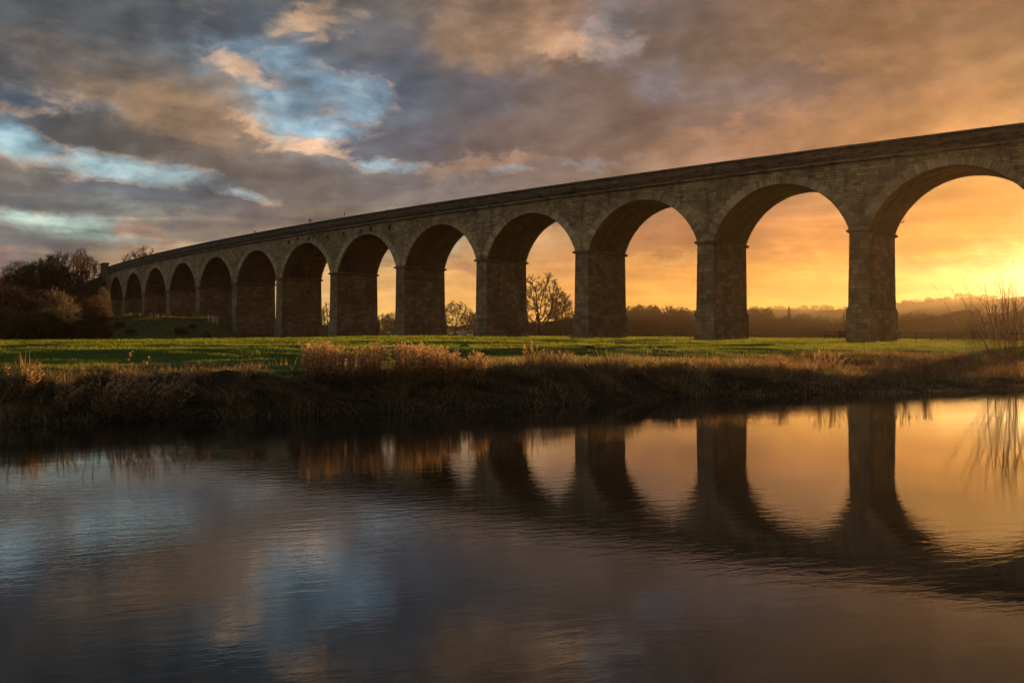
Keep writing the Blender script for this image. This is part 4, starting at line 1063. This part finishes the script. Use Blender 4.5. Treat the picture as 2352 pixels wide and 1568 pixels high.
weed_stand('dead_weeds', 'tall orange-brown stand of dead seeding weeds on the bank in front of the middle piers', big, 'weeds', 'stuff')
# separate clumps one can pick out: (x, Y, top y, stems, lean, label)
CL = [
 (232, 27.5, 835, 10, .35, 'leaning dead weed clump at far left of the bank, left of the tallest leaning stems'),
 (262, 27.3, 812, 9, .45, 'dark leaning dead weed clump, just left of the tallest leaning one'),
 (305, 27.5, 800, 10, .40, 'tallest leaning dead weed clump on the left bank'),
 (338, 27.8, 822, 3, .05, 'thin upright dead stem right of the tallest leaning clump'),
 (383, 28.0, 815, 7, .25, 'feathery dead weed clump left of the pale dry grass'),
 (455, 30.5, 824, 14, .10, 'low orange dead weed clump amid the pale grass on the left bank'),
 (560, 31.0, 828, 9, .05, 'small dead weed clump at the right end of the left pale grass'),
 (60, 27.2, 822, 7, .25, 'faint grey dead weed clump near the left edge'),
 (148, 27.0, 845, 9, .35, 'low tangled dead weed clump between the left edge and the leaning stems'),
 (1222, 36.5, 782, 9, -.05, 'tall dead weed clump right of the big orange stand, reaching the pier foot'),
 (1243, 36.5, 798, 8, .0, 'dead weed clump just right of the tall one near the pier foot'),
 (1275, 37, 806, 9, .05, 'spreading dead weed clump below the wide pier, left of its pair'),
 (1296, 37, 803, 7, .05, 'dead weed clump below the wide pier, right of its pair'),
 (1205, 36.2, 810, 8, -.05, 'low dead weed clump at the left foot of the tall one'),
 (1345, 37.5, 812, 6, .05, 'small dead weed clump in the grass right of the spreading pair'),
 (1500, 37.0, 838, 12, .12, 'pale sheaf of dead weeds leaning over the dark bank, right of centre'),
 (1545, 38.0, 822, 9, .10, 'pair of reddish dead stems on the bank right of centre'),
 (1580, 38.5, 822, 5, .05, 'lone reddish dead stem beside the pair right of centre'),
 (1640, 39.0, 818, 7, .05, 'reddish dead weed tuft in the shaded grass, right half'),
 (1716, 39.5, 820, 6, .05, 'slim reddish dead weed left of the broad tuft, right half'),
 (1795, 40.0, 815, 14, .08, 'broad dead weed tuft below the second pier from the right'),
 (1888, 41.0, 795, 8, .0, 'upright pair of dead weeds rising into the sunlit grass'),
 (1918, 41.0, 802, 10, .05, 'dead weed tuft just right of the upright pair'),
 (2075, 42.5, 806, 14, .05, 'rust-coloured dead weeds left of the willow shrub'),
 (2125, 42.5, 812, 14, -.05, 'rust-coloured dead weeds at the left foot of the willow shrub'),
 (2030, 42.0, 815, 12, .05, 'dim brown dead weeds below the last pier on the right'),
]
for (px, Y, ty, ns, lean, lab) in CL:
    if px > 1150: Y = float(np.interp(px, [1150, 1470, 2100], [38.5, 42.5, 49.0]))
    pl = []
    for i in range(int(ns * 1.7) + 1):
        x_ = at(px + rw.normal(0, 2.2), Y) ; y_ = Y + rw.normal(0, .07); lean_ = lean + rw.normal(0, .22); z = hz(x_, y_); h = (ztop(ty, Y) - z) * (1.0 if i == 0 else rw.uniform(0.55, 0.98))
        pl.append((x_ - lean * h * 0.5, y_, z - 0.03, max(h, 0.25), lean_))
    weed_stand('dead_weed_clump', lab, pl, 'weed clump', group='dead weed clumps along the bank')

# ------------------------------------------------------------------ willow shrubs on the bank, right
def willow(px, Y, stems, label, seed, fan=0.5, bias=-0.1):
    r = random.Random(seed); X = at(px, Y); z = hz(X, Y)
    root = tag(empty('willow_shrub', (X, Y, z)), label, 'shrub', 'willow shrubs at the right end of the bank')
    stems = stems + [(dx + r.uniform(-.6, .6), ty + r.uniform(5, 70), lean + r.uniform(-.25, .25)) for dx, ty, lean in stems + stems[:4]]
    for k, (dx, topy, lean) in enumerate(stems):
        H = ztop(topy, Y) - z; T = Shoots(seed * 100 + k)
        T.whip(Vector((dx, r.uniform(-.5, .5), -0.1)), Vector((lean, r.uniform(-.15, .15), 1)).normalized(), H * math.sqrt(1 + lean * lean) * 1.02, 0.026, 0, 9, 0.045)
        P0, P1, A, B = T.arrays(0, 0); V, Q = tubes(P0, P1, A, B, 5); st = mk('stem', V, [Q], M_WILLOW, root, smooth=True)
        P0, P1, A, B = T.arrays(1); V, Q = tubes(P0, P1, A, B, 3); mk('twigs', V, [Q], M_WILLOW, st)
willow(2314, 51.0, [(-.5, 690, -.75), (-.7, 676, -.5), (-.3, 652, -.25), (-.1, 668, -.18), (.1, 690, -.35), (.2, 662, -.05), (.3, 700, .15), (0, 720, -.5), (.4, 680, .1)], 'bare glinting willow shrub of long fanned stems on the right bank', 5)
willow(2362, 50.0, [(-.4, 670, -.2), (-.2, 655, -.1), (0, 664, .05), (.2, 690, -.3), (.3, 700, .2), (-.3, 705, -.4), (.1, 675, .0)], 'bare willow shrub cut by the right edge of the photo', 9)

# ------------------------------------------------------------------ fences, stakes, hurdle
def fence_run(p, q, label, group=None, n=None, h=1.25, rails=3, posts=True, mat=M_WOOD, pw=0.14, rw_=0.10, name='rail_fence', step=2.4):
    (xa, ya), (xb, yb) = p, q; L = math.hypot(xb - xa, yb - ya); n = n or max(1, round(L / step)); rz = math.atan2(yb - ya, xb - xa)
    root = tag(empty(name, (xa, ya, hz(xa, ya))), label, 'fence', group); bx, by, bz = root.location
    pts = [(xa + (xb - xa) * i / n, ya + (yb - ya) * i / n) for i in range(n + 1)]; zs = [hz(*c) for c in pts]
    for i, ((x, y), z) in enumerate(zip(pts, zs)):
        m = MB(); hh = h * random.uniform(0.97, 1.06); m.box((x - bx, y - by, z - bz + hh / 2 - 0.2), (pw, pw, hh + 0.4), rz=rz)
        m.box((x - bx, y - by, z - bz + hh + 0.015), (pw * 0.7, pw * 0.7, 0.03), rz=rz); m.build('post', mat, root)
    for i in range(n):
        (x0, y0), (x1, y1) = pts[i], pts[i+1]
        for k in range(rails):
            f = (k + 1) / rails * 0.9; P = []
            for (x, y, z) in ((x0, y0, zs[i]), (x1, y1, zs[i+1])):
                P.append((x - bx, y - by, z - bz + h * f))
            nx, ny = -math.sin(rz) * (pw / 2 + 0.02), math.cos(rz) * (pw / 2 + 0.02); w = 0.02; m = MB(); hh = rw_ / 2
            ux, uy = -math.sin(rz) * w, math.cos(rz) * w
            (ax, ay, az_), (cx2, cy2, cz2) = P; j = random.uniform(-.02, .02)
            m.hexa([(ax - nx - ux, ay - ny - uy, az_ - hh + j), (cx2 - nx - ux, cy2 - ny - uy, cz2 - hh), (cx2 - nx + ux, cy2 - ny + uy, cz2 - hh), (ax - nx + ux, ay - ny + uy, az_ - hh + j),
                    (ax - nx - ux, ay - ny - uy, az_ + hh + j), (cx2 - nx - ux, cy2 - ny - uy, cz2 + hh), (cx2 - nx + ux, cy2 - ny + uy, cz2 + hh), (ax - nx + ux, ay - ny + uy, az_ + hh + j)])
            m.build('rail', mat, root)
    return root
fence_run((at(1896, 172), 172), (at(2420, 150), 150), 'three-rail timber fence running behind the last pier towards the right', h=1.4, step=2.5, pw=0.24, rw_=0.17, mat=M_DARKWOOD)
fence_run((at(478, 226), 226), (at(500, 224), 224), 'short pale timber hurdle on the mound beneath an arch', h=1.7, n=2, mat=M_STAKE, name='timber_hurdle', rails=3)
fence_run((at(845, 470), 470), (at(915, 450), 450), 'low field fence of thin posts on the sheep pasture, below the flat hedge', h=1.3, n=9, rails=2, pw=0.16, rw_=0.07, name='field_fence')
fence_run((at(1010, 380), 380), (at(1110, 375), 375), 'low field fence in front of the sheep', h=1.1, n=7, rails=1, pw=0.14, rw_=0.05, name='field_fence')
SL = ['tallest pale stake, alone in front of the first dark arch', 'left of two tall close stakes on the mound crest', 'right of two tall close stakes on the mound crest', 'single pale stake midway between the tall pair and the short row'] + ['%s short pale stake of the row on the mound crest, counted from the left' % w for w in ('first','second','third','fourth','fifth','sixth','seventh','eighth')] + ['short pale stake beside the rounded golden bush on the mound']
for si, (px, Y, h) in enumerate([(249, 262, 1.9), (297, 256, 1.7), (301, 256, 1.7), (322, 252, 1.4), (345, 248, 1.3), (349, 247, 0.9), (356, 247, 1.0), (361, 246, 1.1), (364, 246, 0.9), (374, 244, 1.0), (377, 244, 1.2), (381, 244, 0.9), (396, 243, 0.9)]):
    x_ = at(px, Y); z = hz(x_, Y); m = MB(); m.box((0, 0, h / 2 - 0.15), (0.14, 0.14, h + 0.3)); m.box((0, 0, h + 0.02), (0.09, 0.09, 0.05))
    o = m.build('wooden_stake', M_STAKE); o.location = (x_, Y, z); o.rotation_euler = (random.uniform(-.06, .06), random.uniform(-.06, .06), 0.3)
    tag(o, SL[si], 'stake', 'stakes along the mound crest')
x_, Y = at(2310, 149), 149.0; z = hz(x_, Y); m = MB(); m.box((0, 0, 0.7), (0.45, 0.4, 2.2)); m.box((0, 0, 1.7), (1.35, 0.45, 0.5)); m.box((0, 0, 1.32), (0.85, 0.42, 0.3))
o = m.build('gate_post', M_WOOD); o.location = (x_, Y, z); tag(o, 'stout dark timber post with a wider head behind the willow shrub', 'post')

# flat-topped hedge far off
def hedge(pa, pb, Y, zt, label):
    xa, xb = at(pa, Y), at(pb, Y); n = 9000; r_ = np.random.default_rng(8)
    X = r_.uniform(xa, xb, n); Yy = Y + r_.uniform(-.9, .9, n); g0 = height(X, Yy); top = ztop(zt, Y)
    Z = g0 + (top - g0) * r_.uniform(0.25, 1, n) ** 0.7; c = np.stack([X, Yy, Z], -1); V, Q = leaf_cloud(c, n, 0.16, 0.03, r_)
    b = c[0].copy(); o = mk('hedge', V - b, [Q], M_DRY, None, None, np.tile([[.045, .035, .018]], (len(V), 1)), loc=tuple(b)); tag(o, label, 'hedge')
hedge(866, 908, 520, 735, 'flat-topped clipped hedge on the pasture skyline between two piers')

# ------------------------------------------------------------------ sheep, birds, molehills, stones
def sheep_mesh():
    me = bpy.data.meshes.new('sheep'); import bmesh
    # joints: rump, mid, chest, neck, head, muzzle + four legs (3 joints each)
    J = [(-.42,0,.62,.20),(0,0,.64,.27),(.34,0,.64,.22),(.52,0,.60,.12),(.66,0,.42,.085),(.74,0,.26,.045)]
    L = []
    for sx, par in ((-.34, 0), (.30, 2)):
        for sy in (-.13, .13): L.append((par, [(sx, sy, .42, .085), (sx + (-.05 if sx < 0 else .0), sy, .22, .035), (sx + (.0 if sx < 0 else .01), sy, .0, .03)]))
    vs = list(J); es = [(i, i + 1) for i in range(5)]
    for par, ch in L:
        p = par
        for j in ch: vs.append(j); es.append((p, len(vs) - 1)); p = len(vs) - 1
    me.from_pydata([v[:3] for v in vs], es, []); o = bpy.data.objects.new('tmp', me); col.objects.link(o)
    md = o.modifiers.new('skin', 'SKIN'); md.use_smooth_shade = True
    for i, v in enumerate(vs): me.skin_vertices[0].data[i].radius = (v[3], v[3])
    me.skin_vertices[0].data[1].use_root = True
    sb = o.modifiers.new('sub', 'SUBSURF'); sb.levels = 1
    dg = bpy.context.evaluated_depsgraph_get(); m2 = bpy.data.meshes.new_from_object(o.evaluated_get(dg)); m2.name = 'sheep'
    bpy.data.objects.remove(o); m2.materials.clear(); m2.materials.append(M_WOOL); return m2
SM = sheep_mesh()
def px2d(c2x, c2y): return ((900 + c2x * .4591) / 1.6327, (780 + c2y * .4591) / 1.6327)
SH = [(1733, 990, 'uppermost white sheep grazing by itself near the trees'), (1714, 1010, 'leftmost white sheep on the upper pasture'), (1723, 1031, 'lower left white sheep, apart from the flock'),
      (1772, 1010, 'white sheep at the left of the tight group'), (1787, 1004, 'uppermost white sheep of the tight group'), (1793, 1034, 'white sheep below the tight group'), (1812, 1022, 'white sheep in the middle of the tight group'),
      (1826, 1020, 'white sheep facing the middle one in the tight group'), (1838, 1016, 'largest white sheep at the right of the tight group'), (1897, 1018, 'rightmost white sheep, close to the pier'), (1862, 1045, 'lowest white sheep, nearest to the viaduct'),
      (1217, 988, 'single white sheep in the gap beneath the flat hedge')]
for i, (cx_, cy_, lab) in enumerate(SH):
    px, py = px2d(cx_, cy_)
    best = None
    for Y in np.arange(200, 640, 4.0):
        X = at(px, Y); e = abs((HY - F * (hz(X, Y) + 0.4 - CAMZ) / Y) - py)
        if best is None or e < best[0] - 0.15: best = (e, Y)
    Y = best[1]; X = at(px, Y); o = bpy.data.objects.new('sheep', SM); col.objects.link(o)
    k = 5.6 * Y / F / 1.2 if i != 8 else 7 * Y / F / 1.2
    k = min(max(k, 0.85), 1.25); o.location = (X, Y, hz(X, Y) - 0.02); o.rotation_euler = (0, 0, [0.3, 2.8, 3.4, .2, 2.6, .5, 3.0, 0.1, 3.2, 1.9, 0.6, 2.9][i]); o.scale = (k, k, k)
    tag(o, lab, 'sheep', 'sheep grazing beyond the viaduct')
def lump(name, px, Y, w, h, mat, label, cat, group, seed):
    r_ = np.random.default_rng(seed); nu, nv = 20, 7; V = []; 
    for j in range(nv):
        f = j / (nv - 1)
        for i in range(nu):
            a = 2*np.pi*i/nu; rr_ = w/2 * math.cos(f * 1.5) * (1 + 0.25 * math.sin(3*a + seed) + r_.normal(0, .06)); V.append((math.cos(a)*rr_, math.sin(a)*rr_*0.8, h * math.sin(f * 1.57) * (1 + r_.normal(0, .07)) - 0.05))
    Q = [[j*nu + i, j*nu + (i+1) % nu, (j+1)*nu + (i+1) % nu, (j+1)*nu + i] for j in range(nv-1) for i in range(nu)]
    X = at(px, Y); o = mk(name, V, [np.array(Q), np.array([[(nv-1)*nu + i for i in range(nu)]])], mat, smooth=True, loc=(X, Y, hz(X, Y))); tag(o, label, cat, group)
lump('molehill', 1069, 62, 0.95, 0.26, M_SOIL, 'dark earth molehill in the sunlit strip, left one, above the orange weeds', 'molehill', 'molehills in the meadow', 2)
lump('molehill', 1107, 52, 0.85, 0.24, M_SOIL, 'dark earth molehill nearer the river, right of the orange weeds', 'molehill', 'molehills in the meadow', 3)
lump('molehill', 1355, 62, 0.7, 0.22, M_SOIL, 'low dark molehill in the meadow between two piers right of centre', 'molehill', 'molehills in the meadow', 4)
lump('molehill', 556, 52, 0.9, 0.2, M_SOIL, 'shallow dark molehill in the left meadow', 'molehill', 'molehills in the meadow', 5)
lump('stone', 1549, 116, 0.32, 0.28, M_ROCK, 'small pale stone on the meadow crest, left of two', 'stone', 'pale stones on the crest', 6)
lump('stone', 1590, 116, 0.30, 0.30, M_ROCK, 'small pale stone on the meadow crest, right of two', 'stone', 'pale stones on the crest', 7)
# bird and marker post on the parapet
def on_parapet(px):
    q = min(np.arange(40, 200, 0.05), key=lambda q: abs(CX + F * via(q, -0.1, 0)[0] / via(q, -0.1, 0)[1] - px)); return via(q, -0.15, HT)
P = on_parapet(585); V, Q = [], []
def ring_body(stations, n=8):
    V, Q = [], []
    for j, (x, z, r1, r2) in enumerate(stations):
        for i in range(n): a = 2*math.pi*i/n; V.append((x, math.cos(a)*r1, z + math.sin(a)*r2))
    for j in range(len(stations) - 1):
        for i in range(n): Q.append([j*n + i, j*n + (i+1) % n, (j+1)*n + (i+1) % n, (j+1)*n + i])
    return V, Q
V, Q = ring_body([(-.30,.16,.03,.012),(-.22,.17,.05,.02),(-.12,.17,.07,.06),(0,.18,.095,.085),(.10,.23,.08,.08),(.16,.30,.05,.055),(.20,.34,.045,.045),(.24,.335,.02,.018),(.30,.325,.004,.004)])
o = mk('bird', V, [np.array(Q)], M_FEATHER, smooth=True, loc=tuple(P)); o.scale = (1.5, 1.5, 1.5); o.rotation_euler = (0, 0, 2.6)
V2, Q2 = tubes([(0, .03, 0), (0, -.03, 0)], [(0, .03, .12), (0, -.03, .12)], [.008]*2, [.008]*2, 4); l = mk('legs', V2, [Q2], M_FEATHER, o)
tag(o, 'black bird perched on the viaduct parapet', 'bird')
P = on_parapet(791); m = MB(); m.box((0, 0, 0.35), (0.10, 0.10, 0.7)); m.box((0, 0, 0.66), (0.24, 0.16, 0.30)); m.box((0, 0, 0.88), (0.12, 0.10, 0.16)); o = m.build('marker_post', M_IRON); o.location = tuple(P)
tag(o, 'small dark marker post standing up from the viaduct parapet', 'post')
V = [(-.30,0,0),(-.22,.08,.0),(.20,.0,.0),(-.22,-.08,.0),(0,.0,.05),(0,0,-.05),(-.02,.50,.16),(.10,.30,.08),(-.12,.30,.08),(-.02,-.50,.16),(.10,-.30,.08),(-.12,-.30,.08)]
Fq = [[0,1,4,3],[0,3,5,1],[1,2,4,4],[4,7,6,8],[4,10,9,11]]
Ft = np.array([[1,2,4],[4,2,3],[5,2,1],[3,2,5]]); o = mk('bird', V, [np.array([[0,1,4,3],[0,3,5,1],[4,7,6,8],[4,11,9,10]]), Ft], M_FEATHER, loc=(at(2073, 110), 110, ztop(511, 110))); tag(o, 'tiny dark bird flying in the bright sky under the right arch', 'bird')

# ------------------------------------------------------------------ haze
def build_haze():
    m = bpy.data.materials.new('haze'); m.use_nodes = True; g = NG(m.node_tree); g.n.clear(); out = g.node('ShaderNodeOutputMaterial')
    v = g.node('ShaderNodeVolumePrincipled'); v.inputs['Color'].default_value = (0.96, 0.72, 0.44, 1); v.inputs['Density'].default_value = HAZE_D; v.inputs['Anisotropy'].default_value = HAZE_G
    g.l.new(v.outputs[0], out.inputs['Volume'])
    mb = MB(); mb.box((0, 0, 70), (5100, 5100, 150)); V = np.concatenate(mb.V)[:0]
    x = 2550; z0, z1 = -4.0, 132.0
    V = [(-x,-x,z0),(x,-x,z0),(x,x,z0),(-x,x,z0),(-x,-x,z1),(x,-x,z1),(x,x,z1),(-x,x,z1)]
    Q = [(0,1,5,4),(1,2,6,5),(2,3,7,6),(3,0,4,7),(4,5,6,7),(3,2,1,0)]
    o = mk('haze', V, [np.array(Q)], m); tag(o, kind='stuff')
    m.cycles.homogeneous_volume = True
HAZE_D, HAZE_G = 0.000036, 0.70
build_haze()
